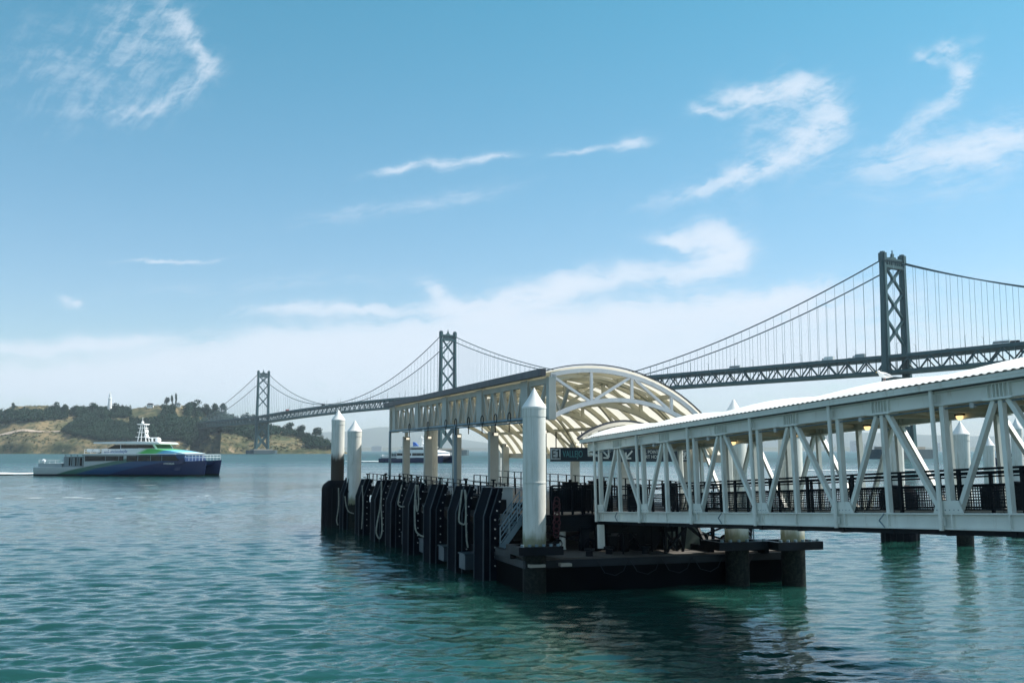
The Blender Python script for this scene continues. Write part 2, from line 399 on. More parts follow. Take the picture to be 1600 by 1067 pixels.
    counts = np.concatenate([np.full(len(faces), 4), np.array([len(f) for f in ef])])
    me.loops.add(len(loops)); me.loops.foreach_set('vertex_index', loops.astype(np.int32))
    me.polygons.add(len(counts)); me.polygons.foreach_set('loop_start', np.concatenate([[0], np.cumsum(counts)[:-1]]).astype(np.int32))
    me.update(calc_edges=True); me.validate()
    me.materials.append(WATER); me.shade_smooth()
    bmn = me.polygons
    o = bpy.data.objects.new('water', me); COL.objects.link(o); tag(o, kind='structure')
build_water()
def foam_mat(name='foam', thr=.45, sc_=.6):
    m = bpy.data.materials.new(name); m.use_nodes = True; t = m.node_tree; y = NX(t)
    b = t.nodes['Principled BSDF']; b.inputs['Base Color'].default_value = (.8, .84, .84, 1); b.inputs['Roughness'].default_value = .8
    c = y.n('ShaderNodeTexCoord'); mp = y.n('ShaderNodeMapping'); t.links.new(c.outputs['Object'], mp.inputs[0]); mp.inputs['Scale'].default_value = (.25, 1, 1)
    y.put(b.inputs['Alpha'], y.ss(y.noise(mp.outputs[0], sc_, 5, .7), thr, thr+.12)); return m
FOAM = foam_mat('foam', .52, .9); FOAM2 = foam_mat('thin_foam', .50, .22)
def foam_strip(pts, w, mat, name='foam', z=.06):
    mb = MB(); vs = []
    for k, (P, ww) in enumerate(zip(pts, w)):
        vs += [(P[0], P[1]-ww/2, z), (P[0], P[1]+ww/2, z+.02)]
    fs = [(2*i, 2*i+2, 2*i+3, 2*i+1) for i in range(len(pts)-1)]
    mb.add(vs, fs); o = mb.build(name, mat); tag(o, kind='stuff', label='white foam streak on the water', cat='foam'); return o
foam_strip([atZ(px, 741.5+.3*math.sin(px*.1), 0) for px in range(-160, 70, 10)], [12+3*math.sin(i) for i in range(23)], foam_mat('wake_foam', .30, .5), z=.35)
foam_strip([atZ(px, 777+2.5*math.sin(px*.011)+.8*math.sin(px*.05), 0) for px in range(40, 480, 8)], [1.3+1.1*math.sin(i*.7) for i in range(55)], FOAM, z=.12)
foam_strip([atZ(px, 759, 0) for px in range(190, 250, 5)], [3.5*math.sin(math.pi*i/11)+.3 for i in range(12)], FOAM, z=.15)
foam_strip([atZ(px, 721.5, 0) for px in range(540, 640, 5)], [10+20*i/20 for i in range(20)], foam_mat('wake_foam_far', .25, .3), z=.4)
foam_strip([atZ(px, 735+.4*math.sin(px*.03), 0) for px in range(1200, 1560, 8)], [5+2*math.sin(i) for i in range(45)], foam_mat('wake_line', .40, .3), z=.2)

# ================================================================== ISLAND AND HILLS
def lerp(tab, v):
    if v <= tab[0][0]: return tab[0][1]
    for (a, b), (c, d) in zip(tab, tab[1:]):
        if v <= c: return b+(d-b)*(v-a)/(c-a)
    return tab[-1][1]
SKYL = [(-900,700),(-600,668),(-300,648),(0,646),(20,636),(70,634),(105,641),(150,642),(200,640),(230,636),(290,634),(330,644),(360,652),(400,660),(440,668),(470,675),(495,683),(520,696),(548,711)]
def isl_h(X, Y):
    a = 800+1600*X/Y
    S = (704-lerp(SKYL, a))*2400/1600+CH
    sh = 2050+25*noise.noise(Vector((a*.02, 1.7, 0)))+ (60 if 300 < a < 345 else 0)
    t = (Y-sh)/340
    prof = lerp([(-.2,-.1),(0,0),(.03,.16),(.10,.30),(.16,.38),(.22,.40),(.30,.46),(.45,.62),(.60,.72),(.8,.92),(1,1),(1.3,1.0),(2.2,.5),(3.2,-.1)], t)
    nz = noise.noise(Vector((X*.012, Y*.012, 0)))*7 + noise.noise(Vector((X*.04, Y*.04, 5)))*3 + noise.noise(Vector((X*.11, Y*.11, 9)))*1.5
    return S*prof + nz*min(1, max(0, prof*3))*(.3 if t > .9 else 1), t, S
def build_island():
    nx_, ny_ = 460, 130; vs = []; fs = []
    for j in range(ny_):
        Y = 2015+1000*(j/(ny_-1))**1.7
        for i in range(nx_):
            a = -560+1125*i/(nx_-1); X = (a-800)/1600*Y; h, t, S = isl_h(X, Y)
            vs.append((X, Y, h if t > -.05 else -3))
    for j in range(ny_-1):
        for i in range(nx_-1):
            k = j*nx_+i; fs.append((k, k+1, k+nx_+1, k+nx_))
    m = bpy.data.materials.new('island_ground'); m.use_nodes = True; t = m.node_tree; y = NX(t); b = t.nodes['Principled BSDF']
    b.inputs['Roughness'].default_value = .95; b.inputs['Specular IOR Level'].default_value = .1
    c = y.n('ShaderNodeTexCoord'); P = c.outputs['Object']; g = y.n('ShaderNodeNewGeometry')
    nz = y.sep(g.outputs['Normal'])[2]
    n1 = y.noise(P, .022, 5, .65); n2 = y.noise(P, .11, 5, .7)
    cc = y.mix(y.ss(n1, .38, .60), (.21, .165, .095, 1), (.075, .085, .045, 1))
    cc = y.mix(y.m('MULTIPLY', y.ss(n2, .50, .60), .85), cc, (.035, .05, .025, 1))
    cc = y.mix(y.m('MULTIPLY', y.ss(y.noise(P, .05, 4, .7), .60, .68), y.ss(nz, .9, .55)), cc, (.42, .32, .23, 1))
    y.put(b.inputs['Base Color'], cc)
    o = MB().add(vs, fs).build('island_terrain', m); tag(o, kind='structure')
build_island()
# road cut on the island's left flank
def island_road():
    vs = []; fs = []; pts = []
    for a in np.linspace(-300, 108, 60):
        for Y, lift in ((2131, -.5), (2141, .5)):
            X = (a-800)/1600*Y; vs.append((X, Y, isl_h(X, Y)[0]+lift+2))
    for i in range(59): fs.append((2*i, 2*i+2, 2*i+3, 2*i+1))
    o = MB().add(vs, fs).build('road', paint('pale_road_cut', (.36, .29, .23), .9, .2, scale=.03, streak=1)); tag(o, kind='structure')
island_road()
def crown(mb, c, rx, rz, n, leaf, rnd):
    for _ in range(n):
        while True:
            p = Vector((rnd.uniform(-1, 1), rnd.uniform(-1, 1), rnd.uniform(-1, 1)))
            if .25 < p.length < 1: break
        q = Vector((c[0]+p.x*rx*(1-.25*max(0, p.z)), c[1]+p.y*rx*(1-.25*max(0, p.z)), c[2]+p.z*rz))
        nrm = (p+Vector((rnd.uniform(-.7, .7), rnd.uniform(-.7, .7), rnd.uniform(-.7, .7)))).normalized()
        a = nrm.orthogonal().normalized(); b = nrm.cross(a); s_ = leaf*rnd.uniform(.6, 1.3); o = len(mb.v)
        mb.v += [tuple(q+a*s_), tuple(q+b*s_*.8), tuple(q-a*s_), tuple(q-b*s_*.8)]; mb.f.append((o, o+1, o+2, o+3))
def find_on_island(a, py):
    """front-most ground point of the island at bearing a that is seen at height py"""
    z1 = None
    for Y in np.arange(2055, 2460, 6.0):
        X = (a-800)/1600*Y; h = isl_h(X, Y)[0]
        if (h-CH)/Y*1600 >= (704-py): return X, Y, h
    Y = 2400; X = (a-800)/1600*Y; return X, Y, isl_h(X, Y)[0]
# wooded zones as (bearing, elevation) polygons measured off the photograph
ZONES = [([(-300,652),(-300,668),(0,664),(60,660),(106,656),(106,640),(60,646),(0,648)], 1.5),
         ([(112,642),(205,642),(205,655),(140,656),(112,652)], 1.5),
         ([(98,676),(130,655),(165,660),(205,668),(205,690),(150,690),(120,684)], 1.2),
         ([(205,658),(225,662),(245,655),(300,658),(345,666),(352,674),(330,682),(322,692),(306,704),(285,690),(240,690),(205,690)], 1.2),
         ([(255,640),(275,640),(275,662),(255,660)], 1.0),
         ([(288,640),(315,640),(318,655),(290,652)], 1.3),
         ([(318,640),(350,650),(400,668),(395,685),(340,676)], 1.3),
         ([(380,662),(430,672),(470,680),(520,695),(520,705),(480,700),(470,686),(430,680),(395,690),(380,680)], 1.2)]
def inpoly(px, py, poly):
    c = False; n = len(poly)
    for i in range(n):
        x1, y1 = poly[i]; x2, y2 = poly[(i+1) % n]
        if (y1 > py) != (y2 > py) and px < (x2-x1)*(py-y1)/(y2-y1)+x1: c = not c
    return c
def forest():
    rnd = random.Random(5); mb = MB(); tr = MB()
    for poly, dens in ZONES:
        xs = [p[0] for p in poly]; ys = [p[1] for p in poly]
        n = int((max(xs)-min(xs))*(max(ys)-min(ys))*.24*dens)
        for _ in range(n):
            a = rnd.uniform(min(xs), max(xs)); py = rnd.uniform(min(ys), max(ys))
            if not inpoly(a, py, poly): continue
            X, Y, h = find_on_island(a, py); Ht = rnd.uniform(7, 14); w = rnd.uniform(4, 7)
            crown(mb, (X, Y, h+Ht*.55), w, Ht*.5, 46, 1.35, rnd)
    tag(mb.build('woodland', LEAF, smooth=False), 'dark evergreen woods covering the slopes of the far island', 'woodland', kind='stuff')
    mb = MB()
    for _ in range(2600):
        a = rnd.uniform(-300, 545); t = rnd.random()
        Y = 2060+rnd.random()**1.3*330; X = (a-800)/1600*Y; h, t, S = isl_h(X, Y)
        if h < 4: continue
        if noise.noise(Vector((X*.02, Y*.02, 3))) < -.05 and t > .15: continue
        crown(mb, (X, Y, h+.8), rnd.uniform(2, 4.5), rnd.uniform(1.2, 2.6), 14, 1.0, rnd)
    tag(mb.build('scrub', LEAF2, smooth=False), 'low olive scrub on the cliffs and slopes of the far island', 'scrub', kind='stuff')
forest()
TREES = [ # bearing, top y, base y, half width px, label
 (88,627,645,6,'round dark tree on the island ridge above the right end of the pale road cut'),
 (103,631,648,6,'bushy dark tree just right of the round one on the ridge'),
 (22,629,640,4,'small lone tree on the bald left summit of the island'),
 (118,631,650,6,'broad tree at the left edge of the ridge grove left of the white tower'),
 (147,629,646,8,'wide tree on the ridge just left of the white tower'),
 (186,630,648,10,'wide tree on the ridge right of the white tower'),
 (261,616,634,5,'tall leaning tree alone on the ridge crest right of the small house'),
 (269,617,634,2.2,'thin spindly tree next to the tall leaning one'),
 (275,614,634,2.2,'thinnest tallest tree on the crest, right of the spindly one'),
 (301,623,648,12,'big rounded tree on the ridge, the largest crown on the island'),
 (322,629,650,8,'tree just right of the biggest rounded crown'),
 (336,628,652,8,'full tree on the ridge between the big crown and the left bridge tower'),
 (350,629,655,7,'tree closest to the left cable of the farthest bridge tower'),
 (385,645,664,8,'tree seen behind the legs of the farthest bridge tower'),
 (397,646,668,7,'tree between the farthest bridge tower and its deck'),
 (452,660,676,9,'round tree on the falling right end of the island, under the bridge deck'),
 (471,664,680,8,'tree low on the right slope of the island, left of the two slim piles'),
 (497,667,684,9,'tree at the right end of the island just left of the stained pile')]
rnd = random.Random(9)
for a, ty, by, hw, lab in TREES:
    X, Y, h = find_on_island(a, by)
    top = CH+(704-ty)*Y/1600; Ht = max(8, top-h); w = hw*Y/1600
    t = thing('evergreen_tree', lab, 'tree', (X, Y, h), 0, 'trees along the island ridge')
    tk = MB().tube([(0,0,-1),(.2,0,Ht*.3),(0,.2,Ht*.7)], [.7,.5,.25], 6); tk.beam((0,0,Ht*.35),(w*.5,0,Ht*.55),.3,.3); tk.beam((0,0,Ht*.3),(-w*.5,.5,Ht*.5),.3,.3)
    part(tk, 'trunk', BARK, t)
    cm = MB()
    for _ in range(9):
        crown(cm, (rnd.uniform(-.5, .5)*w, rnd.uniform(-.5, .5)*w, Ht*rnd.uniform(.25, .82)), w*.6, Ht*.22, 80, max(.8, w*.12), rnd)
    part(cm, 'crown', LEAF, t, smooth=False)
# white tower + houses on the ridge
def ridge_pt(a): return find_on_island(a, lerp(SKYL, a)+2)
X, Y, h = ridge_pt(172); 
Y -= 25; X = (172-800)/1600*Y
t = thing('signal_tower', 'slim white signal tower rising from the trees on the island ridge', 'tower', (X, Y, h))
Ht = (704-614)*Y/1600+CH-h
part(MB().lathe([(5.5,0),(4.6,Ht*.35),(3.4,Ht*.62),(4.2,Ht*.63),(4.2,Ht*.7),(2.6,Ht*.72),(2.2,Ht*.9),(1.0,Ht*.93)], n=8), 'tower_shaft', BWHITE, t)
m_ = MB()
for k in range(4): m_.beam((2.5*math.cos(k*1.57+.78), 2.5*math.sin(k*1.57+.78), Ht*.8), (1.2*math.cos(k*1.57+.78), 1.2*math.sin(k*1.57+.78), Ht*1.02), .4, .4)
m_.tube([(0,0,Ht),(0,0,Ht+4)], .3, 5); part(m_, 'antenna_frame', BWHITE, t)
for a, w, hh, lab, rc in ((237, 14, 5, 'small brown-roofed house alone on the bare island summit', (.05,.04,.045)), (280, 13, 4, 'low pale house half hidden by trees right of the thin trees on the ridge', (.25,.27,.28)), (505, 10, 7, 'white gabled house among trees at the right end of the island', (.45,.45,.45))):
    X, Y, h = ridge_pt(a) if a < 400 else find_on_island(a, 688)
    t = thing('hill_house', lab, 'house', (X, Y-6, h+1), .15, 'houses on the island')
    part(MB().box(-w/2, w/2, -4, 4, -3, hh), 'wall', BWHITE, t)
    part(MB().extr([(-w/2-1, hh), (w/2+1, hh), (w*.25, hh+3.5), (-w*.25, hh+3.5)], -5, 5), 'roof', paint('house_roof_%d' % a, rc, .8), t)
    for k in range(3): part(MB().box(-w/2+1.5+k*w/3.2, -w/2+3+k*w/3.2, -4.15, -3.95, 1, 3), 'window', GLASS, t)
# far hills (several kilometres off)
def hills(name, Yb, tab, seed, depth, amp):
    vs = []; fs = []; N = 420; M = 8
    for j in range(M):
        f = j/(M-1); Y = Yb+depth*f
        for i in range(N):
            a = -900+3600*i/(N-1); top = (704-lerp(tab, a))*Yb/1600+CH
            X = (a-800)/1600*Yb*(1+f*.05)
            h = top*math.sin(min(1, f*1.25)*math.pi/2)+amp*noise.fractal(Vector((a*.02, f*3, seed)), 1, 2, 5)*f
            vs.append((X, Y, max(-1, h if f > 0 else -1)))
    for j in range(M-1):
        for i in range(N-1):
            k = j*N+i; fs.append((k, k+1, k+N+1, k+N))
    o = MB().add(vs, fs).build(name, paint('far_hill_ground', (.10, .10, .055), .95, .3, scale=.001, streak=1, spec=.1)); tag(o, kind='structure')
hills('hills', 16000, [(-900,690),(0,690),(400,676),(520,668),(570,661),(600,661),(640,668),(700,682),(760,690),(900,690),(1100,684),(1250,676),(1320,672),(1400,671),(1500,674),(1600,678),(1900,680),(2400,690),(2800,690)], 2, 3500, 20)
hills('far_shore', 12000, [(-900,700),(300,699),(560,698.5),(700,699.5),(900,699),(1200,698.5),(1300,698),(1500,698.5),(1900,698),(2800,699)], 8, 500, 5)
BL = [(1335,689,9,'widest hazy block on the far shore seen under the gangway roof'),(1353,694,5,'lower hazy block just right of the widest one on the far shore'),(1290,696,4,'small hazy block far left of the widest one on the far shore'),
      (1365,697,3,'smallest hazy block on the far shore left of the bridge pier'),(1460,692,4,'hazy block on the far shore right of the bridge pier'),(1476,696,6,'long low hazy block right of the bridge pier'),(590,697,8,'long low hazy shed on the far shore right of the two slim piles'),(648,698,5,'low hazy shed on the far shore behind the second ferry')]
for a, ty, hw, lab in BL:
    Y = 11900; X = (a-800)/1600*Y; hh = (704-ty)*Y/1600+CH; w = hw*Y/1600
    t = thing('far_building', lab, 'building', (X, Y, 0), 0, 'hazy buildings on the far shore')
    part(MB().box(-w, w, -20, 20, -1, hh), 'wall', CONC, t); part(MB().box(-w*.5, w*.4, -12, 12, hh, hh+6), 'roof', CONC, t)
    m_ = MB()
    for k in range(max(1, int(hh/12))): m_.box(-w*.9, w*.9, -20.6, -20.1, 5+k*12, 11+k*12)
    part(m_, 'window', GLASS, t)

# ================================================================== SUSPENSION BRIDGE
T3 = Vector((296.7, 787.6, 0)); T5 = Vector((-82.6, 1313.3, 0)); T6 = Vector((-465.7, 1915.6, 0))
A4 = (T3+T5)/2; d35 = (T5-T3).normalized(); d56 = (T6-T5).normalized()
T2 = T3 - d35*704; A1 = T2 - d35*354; END = T6 + Vector((-.56, .83, 0)).normalized()*370
bridge = thing('suspension_bridge', 'long grey-green double-deck suspension bridge crossing the bay to the island', 'bridge', T3)
def bpart(mb, name, mat, par=None, **k):
    o = mb.build(name, mat, None, org=None, **k)
    for v in o.data.vertices: v.co = v.co - T3
    o.parent = par or bridge
    return o
def hwid(P): return 10+2.7*math.exp(-((P-T3).length/420)**2)
def tower(P, d, top):
    K = hwid(P)/10
    n = Vector((-d.y, d.x, 0)); base = thing_part = None
    def pt(t, l, z): return P + n*(t*K if abs(t) < 17 else t) + d*l + Vector((0, 0, z))
    legs = []
    for sgn in (-1, 1):
        mb = MB(); prev = None
        lv = [(7, 11.4, 5.2, 9.0), (40, 10.8, 4.6, 7.4), (80, 10.4, 4.0, 6.2), (120, 10.1, 3.5, 5.2), (top-7, 10, 3.3, 4.8), (top-6.9, 10, 4.0, 5.6), (top, 10, 4.0, 5.6)]
        vs = []
        for z, t_, w, l in lv:
            # cruciform plan for the cellular look
            for (a, b) in ((-1,-.6),(-.6,-.6),(-.6,-1),(.6,-1),(.6,-.6),(1,-.6),(1,.6),(.6,.6),(.6,1),(-.6,1),(-.6,.6),(-1,.6)):
                vs.append(pt(sgn*t_+a*w/2, b*l/2, z))
        fs = []
        for i in range(len(lv)-1):
            for k in range(12): fs.append((i*12+k, i*12+(k+1) % 12, (i+1)*12+(k+1) % 12, (i+1)*12+k))
        fs.append(tuple(range(12))); fs.append(tuple((len(lv)-1)*12+k for k in range(12)))
        mb.add(vs, fs); legs.append(bpart(mb, 'tower_leg', BRIDGE))
    mb = MB(); zs = [88, 103, 118, 133, 148]
    zs = [87, 107.5, 128, top-9]
    for a, b in zip(zs, zs[1:]):
        for s_ in (-1, 1):
            mb.beam(pt(-9.0*s_, .02*s_, a), pt(9.0*s_, .02*s_, b), 1.7, 1.9, up=d)
        mb.beam(pt(-1.5, 0, (a+b)/2), pt(1.5, 0, (a+b)/2), 2.6, 2.6)
    bpart(mb, 'cross_bracing', BRIDGE)
    mb = MB()
    for a, b in ((12, 36), (36, 60)):
        for s_ in (-1, 1): mb.beam(pt(-10*s_, 0, a), pt(10*s_, 0, b), 4.5, 2.0, up=d)
    mb.beam(pt(-10, 0, 61), pt(10, 0, 61), 5, 2.5); bpart(mb, 'lower_bracing', BRIDGE)
    mb = MB(); mb.beam(pt(-9, 0, top-10.2), pt(9, 0, top-10.2), 4.4, 2.2); mb.beam(pt(-8.6, 0, top-4.2), pt(8.6, 0, top-4.2), 4.0, 1.6)
    for k in range(7): mb.beam(pt(-6+2*k, 0, top-9.4), pt(-6+2*k, 0, top-4.6), 3.2, .8, up=n)
    bpart(mb, 'portal_strut', BRIDGE)
    mb = MB(); mb.beam(pt(-2.4, 0, top-3.2), pt(2.4, 0, top-3.2), 2.5, 2); mb.beam(pt(-1, 0, top-2), pt(1, 0, top-2), 1.6, 5)
    mb.tube([pt(0, 0, top-1), pt(0, 0, top+3.2)], .5, 6)
    for s_ in (-1, 1): mb.beam(pt(s_*10, 0, top-.2), pt(s_*10, 0, top+1.2), 3, 2.4, up=n)
    bpart(mb, 'tower_cap', BRIDGE)
    mb = MB(); vs = [pt(a, b, z) for z in (-4, 7) for a, b in ((-27,-9),(-20,-15),(20,-15),(27,-9),(27,9),(20,15),(-20,15),(-27,9))]
    mb.add(vs, [tuple(range(8)), tuple(range(15, 7, -1))]+[(i, (i+1) % 8, (i+1) % 8+8, i+8) for i in range(8)]); bpart(mb, 'pier_fender', FENDC)
    mb = MB()
    vs = [pt(a, b, z) for z, q in ((7.0, 1), (9.0, 1)) for a, b in ((-18,-10),(18,-10),(18,10),(-18,10))]
    mb.add(vs, [(0,1,2,3),(4,5,6,7),(0,1,5,4),(1,2,6,5),(2,3,7,6),(3,0,4,7)]); bpart(mb, 'pier_cap', CONC)
for P, d, tp in ((T2, d35, 158), (T3, d35, 158), (T5, (d35+d56).normalized(), 158), (T6, d56, 154)): tower(P, d, tp)
# centre anchorage
mb = MB(); n_ = Vector((-d35.y, d35.x, 0))
def boxat(mb, P, d, n, l, w, z0, z1, l2=None, w2=None):
    l2 = l2 or l; w2 = w2 or w
    vs = [P+d*a*l/2+n*b*w/2+Vector((0,0,z0)) for a, b in ((-1,-1),(1,-1),(1,1),(-1,1))]+[P+d*a*l2/2+n*b*w2/2+Vector((0,0,z1)) for a, b in ((-1,-1),(1,-1),(1,1),(-1,1))]
    mb.add(vs, [(0,1,2,3),(4,5,6,7),(0,1,5,4),(1,2,6,5),(2,3,7,6),(3,0,4,7)])
boxat(mb, A4, d35, n_, 58, 28, -3, 12, 56, 26); boxat(mb, A4, d35, n_, 46, 23, 12, 62, 26, 23); bpart(mb, 'anchorage', CONC)
# deck line: list of (point, z of road)
def deckline():
    L = []
    def seg(P, Q, zp, zq, camber, n):
        for k in range(n):
            f = k/n; p = P.lerp(Q, f); L.append((p, zp+(zq-zp)*f+4*camber*f*(1-f)))
    seg(A1, T2, 74, 76.5, 0, 20); seg(T2, T3, 76.5, 77.7, 3.0, 77); seg(T3, A4, 77.7, 78.0, 0, 36); seg(A4, T5, 78, 76.8, 0, 36); seg(T5, T6, 76.8, 69.5, 4, 77); seg(T6, END, 69.5, 66, 0, 40)
    L.append((END, 66)); return L
DL = deckline()
def dl_frame(i):
    a = DL[max(0, i-1)][0]; b = DL[min(len(DL)-1, i+1)][0]; d = (b-a).normalized(); return d, Vector((-d.y, d.x, 0))
def strip(w, z0, z1, i0, i1, name, mat):
    vs = []; fs = []
    for q, i in enumerate(range(i0, i1+1)):
        P, z = DL[i]; d, n = dl_frame(i)
        W_ = w/2*hwid(P)/10; vs += [P+n*(-W_)+Vector((0,0,z+z0)), P+n*W_+Vector((0,0,z+z0)), P+n*W_+Vector((0,0,z+z1)), P+n*(-W_)+Vector((0,0,z+z1))]
        if q:
            for k in range(4): fs.append(((q-1)*4+k, (q-1)*4+(k+1) % 4, q*4+(k+1) % 4, q*4+k))
    fs.append((0,1,2,3)); m = len(vs); fs.append((m-4, m-3, m-2, m-1)); bpart(MB().add(vs, fs), name, mat)
cuts = [0, 20, 97, 133, 169, 246, 286]
for i0, i1 in zip(cuts, cuts[1:]):
    strip(22.5, -1.8, 0, i0, i1, 'upper_deck', BRIDGE); strip(20, -12.6, -10.8, i0, i1, 'lower_deck', BRIDGE)
    for s_ in (-1, 1):
        mb = MB()
        for i in range(i0, i1):
            (P, z), (Q, zq) = DL[i], DL[i+1]; d, n = dl_frame(i); o = n*s_*(hwid(P)+.2); o2 = n*s_*(hwid(Q)+.2)
            a = P+o+Vector((0,0,z-2)); b = Q+o2+Vector((0,0,zq-2)); c = P+o+Vector((0,0,z-12)); e = Q+o2+Vector((0,0,zq-12))
            mb.beam(c, e, .9, 1.5); mb.beam(a, c, .5, .5)
            if i % 2: mb.beam(a, e, .75, 1.0)
            else: mb.beam(c, b, .75, 1.0)
            mb.beam(a+Vector((0,0,2.3)), b+Vector((0,0,2.3)), .4, 1.2)
        bpart(mb, 'side_truss', BRIDGE)
# main cables + suspenders
def cpt(P, Q, zp, zq, sag, f, s_):
    d = (Q-P).normalized(); n = Vector((-d.y, d.x, 0)); return P.lerp(Q, f)+n*s_*hwid(P.lerp(Q, f))+Vector((0,0,zp+(zq-zp)*f-4*sag*f*(1-f)))
CS = [(A1,T2,78,153,9,36,.0), (T2,T3,153,153,68,77,0), (T3,A4,153,79,10,36,0), (A4,T5,79,153,10,36,0), (T5,T6,153,149,72,77,0), (T6,END,149,68,8,40,0)]
sus = []
for si, (P, Q, zp, zq, sag, n, _) in enumerate(CS):
    for s_ in (-1, 1):
        bpart(MB().tube([cpt(P, Q, zp, zq, sag, k/60, s_) for k in range(61)], .52, 6), 'main_cable', CABLE)
        for k in range(1, n):
            top = cpt(P, Q, zp, zq, sag, k/n, s_); i = cuts[si]+k; zd = DL[min(i, len(DL)-1)][1]
            if top.z-zd > 1.5: sus.append((top, zd))
def visible(p): return p.y > 100 and abs(p.x/p.y) < .505
sus.sort(key=lambda s: (not visible(s[0]), s[0].length))
rest = MB()
for k, (tp, zd) in enumerate(sus):
    mb = MB() if k < 100 else rest
    mb.tube([tp, (tp.x, tp.y, zd-.5)], .14, 4, caps=False)
    if k < 100: bpart(mb, 'suspender_cable', HANG)
o = bpart(rest, 'suspender_cable', HANG); o['kind'] = 'stuff'
# lamp posts along the deck and traffic
lp0 = None
for i in range(60, 284, 6):
    for s_ in (-1, 1):
        if i > 246 and s_ > 0: continue
        P, z = DL[i]; d, n = dl_frame(i); b = P+n*s_*(hwid(P)-.4)+Vector((0,0,z+.1))
        if not visible(b): continue
        if lp0 is None:
            lp0 = thing('street_lamp', 'thin grey lamp post on the upper deck edge of the bridge', 'lamp post', b, math.atan2(n.y, n.x), 'lamp posts along the bridge deck')
            part(MB().tube([(0,0,-.2),(0,0,9)], [.22,.14], 5), 'post', BRIDGE, lp0); part(MB().beam((0,0,9),(-s_*2,0,9.6),.15,.15), 'arm', BRIDGE, lp0)
            part(MB().box(-s_*2-.5, -s_*2+.5, -.2, .2, 9.45, 9.7), 'lamp_head', GREYP, lp0)
        else:
            c = copy_tree(lp0); c.location = b; c.rotation_euler = (0, 0, math.atan2(n.y, n.x)+(0 if s_ < 0 else math.pi))
def deck_px(px, side):
    best = None
    for i in range(0, len(DL)-1):
        for f in (0, .25, .5, .75):
            P = DL[i][0].lerp(DL[i+1][0], f); d, n = dl_frame(i)
            p = P-n*side*hwid(P)/10
            if p.y < 50: continue
            e = abs(800+1600*p.x/p.y-px)
            if best is None or e < best[0]: best = (e, p, DL[i][1]+(DL[i+1][1]-DL[i][1])*f, d)
    return best[1:]
CARC = {'white': BWHITE, 'grey': BGREY, 'dark': DARK, 'red': REDP}
def vehicle(px, kind, col, label):
    p, z, d = deck_px(px, -7.0); n = Vector((-d.y, d.x, 0))
    if abs(p.x/p.y-(px-800)/1600) > .02: return
    L, W, Hh = {'bus': (12.5, 2.6, 3.3), 'truck': (11, 2.6, 3.9), 'van': (6, 2.1, 2.6), 'car': (4.6, 1.9, 1.5)}[kind]
    t = thing({'bus': 'city_bus', 'truck': 'box_truck', 'van': 'delivery_van', 'car': 'passenger_car'}[kind], label, kind, p+Vector((0,0,z+.02)), math.atan2(d.y, d.x), 'vehicles on the bridge deck')
    if kind == 'truck':
        part(MB().box(-L/2, L/2-2.6, -W/2, W/2, .9, Hh), 'cargo_box', CARC[col], t)
        part(MB().extr([(L/2-2.4,.6),(L/2,.6),(L/2,1.7),(L/2-.6,2.8),(L/2-2.4,2.8)], -W/2+.1, W/2-.1), 'cab', BWHITE, t)
    elif kind == 'car':
        part(MB().extr([(-2.3,.4),(2.3,.4),(2.3,.85),(1.2,1.0),(.5,1.5),(-1.4,1.5),(-2.2,1.0)], -W/2, W/2), 'body', CARC[col], t)
    else:
        part(MB().extr([(-L/2,.5),(L/2,.5),(L/2,1.6),(L/2-.5,Hh),(-L/2,Hh)], -W/2, W/2), 'body', CARC[col], t)
    part(MB().box(-L/2+.4 if kind != 'truck' else L/2-1.6, L/2-.5, -W/2-.03, W/2+.03, Hh*.55 if kind != 'truck' else 1.8, Hh*.8 if kind != 'truck' else 2.5), 'window', GLASS, t)
    for a in (-L/2+1.2, L/2-1.2):
        for b in (-1, 1): part(MB().tube([(a, b*W/2-.15*b, .5), (a, b*W/2+.06*b, .5)], .5, 10), 'wheel', RUB, t)
vehicle(1571, 'bus', 'white', 'long pale bus at the right edge of the bridge deck')
vehicle(1588, 'van', 'dark', 'dark van just ahead of the long pale bus on the bridge')
vehicle(1343, 'truck', 'grey', 'grey box truck on the bridge just left of the nearest tower')
vehicle(1328, 'car', 'dark', 'dark car behind the grey box truck left of the nearest tower')
vehicle(1294, 'truck', 'white', 'pale box truck on the deck left of the dark car')
vehicle(1278, 'car', 'grey', 'grey car trailing the pale box truck on the bridge')
vehicle(1149, 'bus', 'white', 'pale bus on the deck above the pointed pile top')
vehicle(1482, 'car', 'dark', 'dark car right of the nearest bridge tower')
vehicle(505, 'truck', 'dark', 'dark truck on the deck left of the stained pile')
vehicle(449, 'truck', 'red', 'dark red truck on the deck right of the farthest tower')

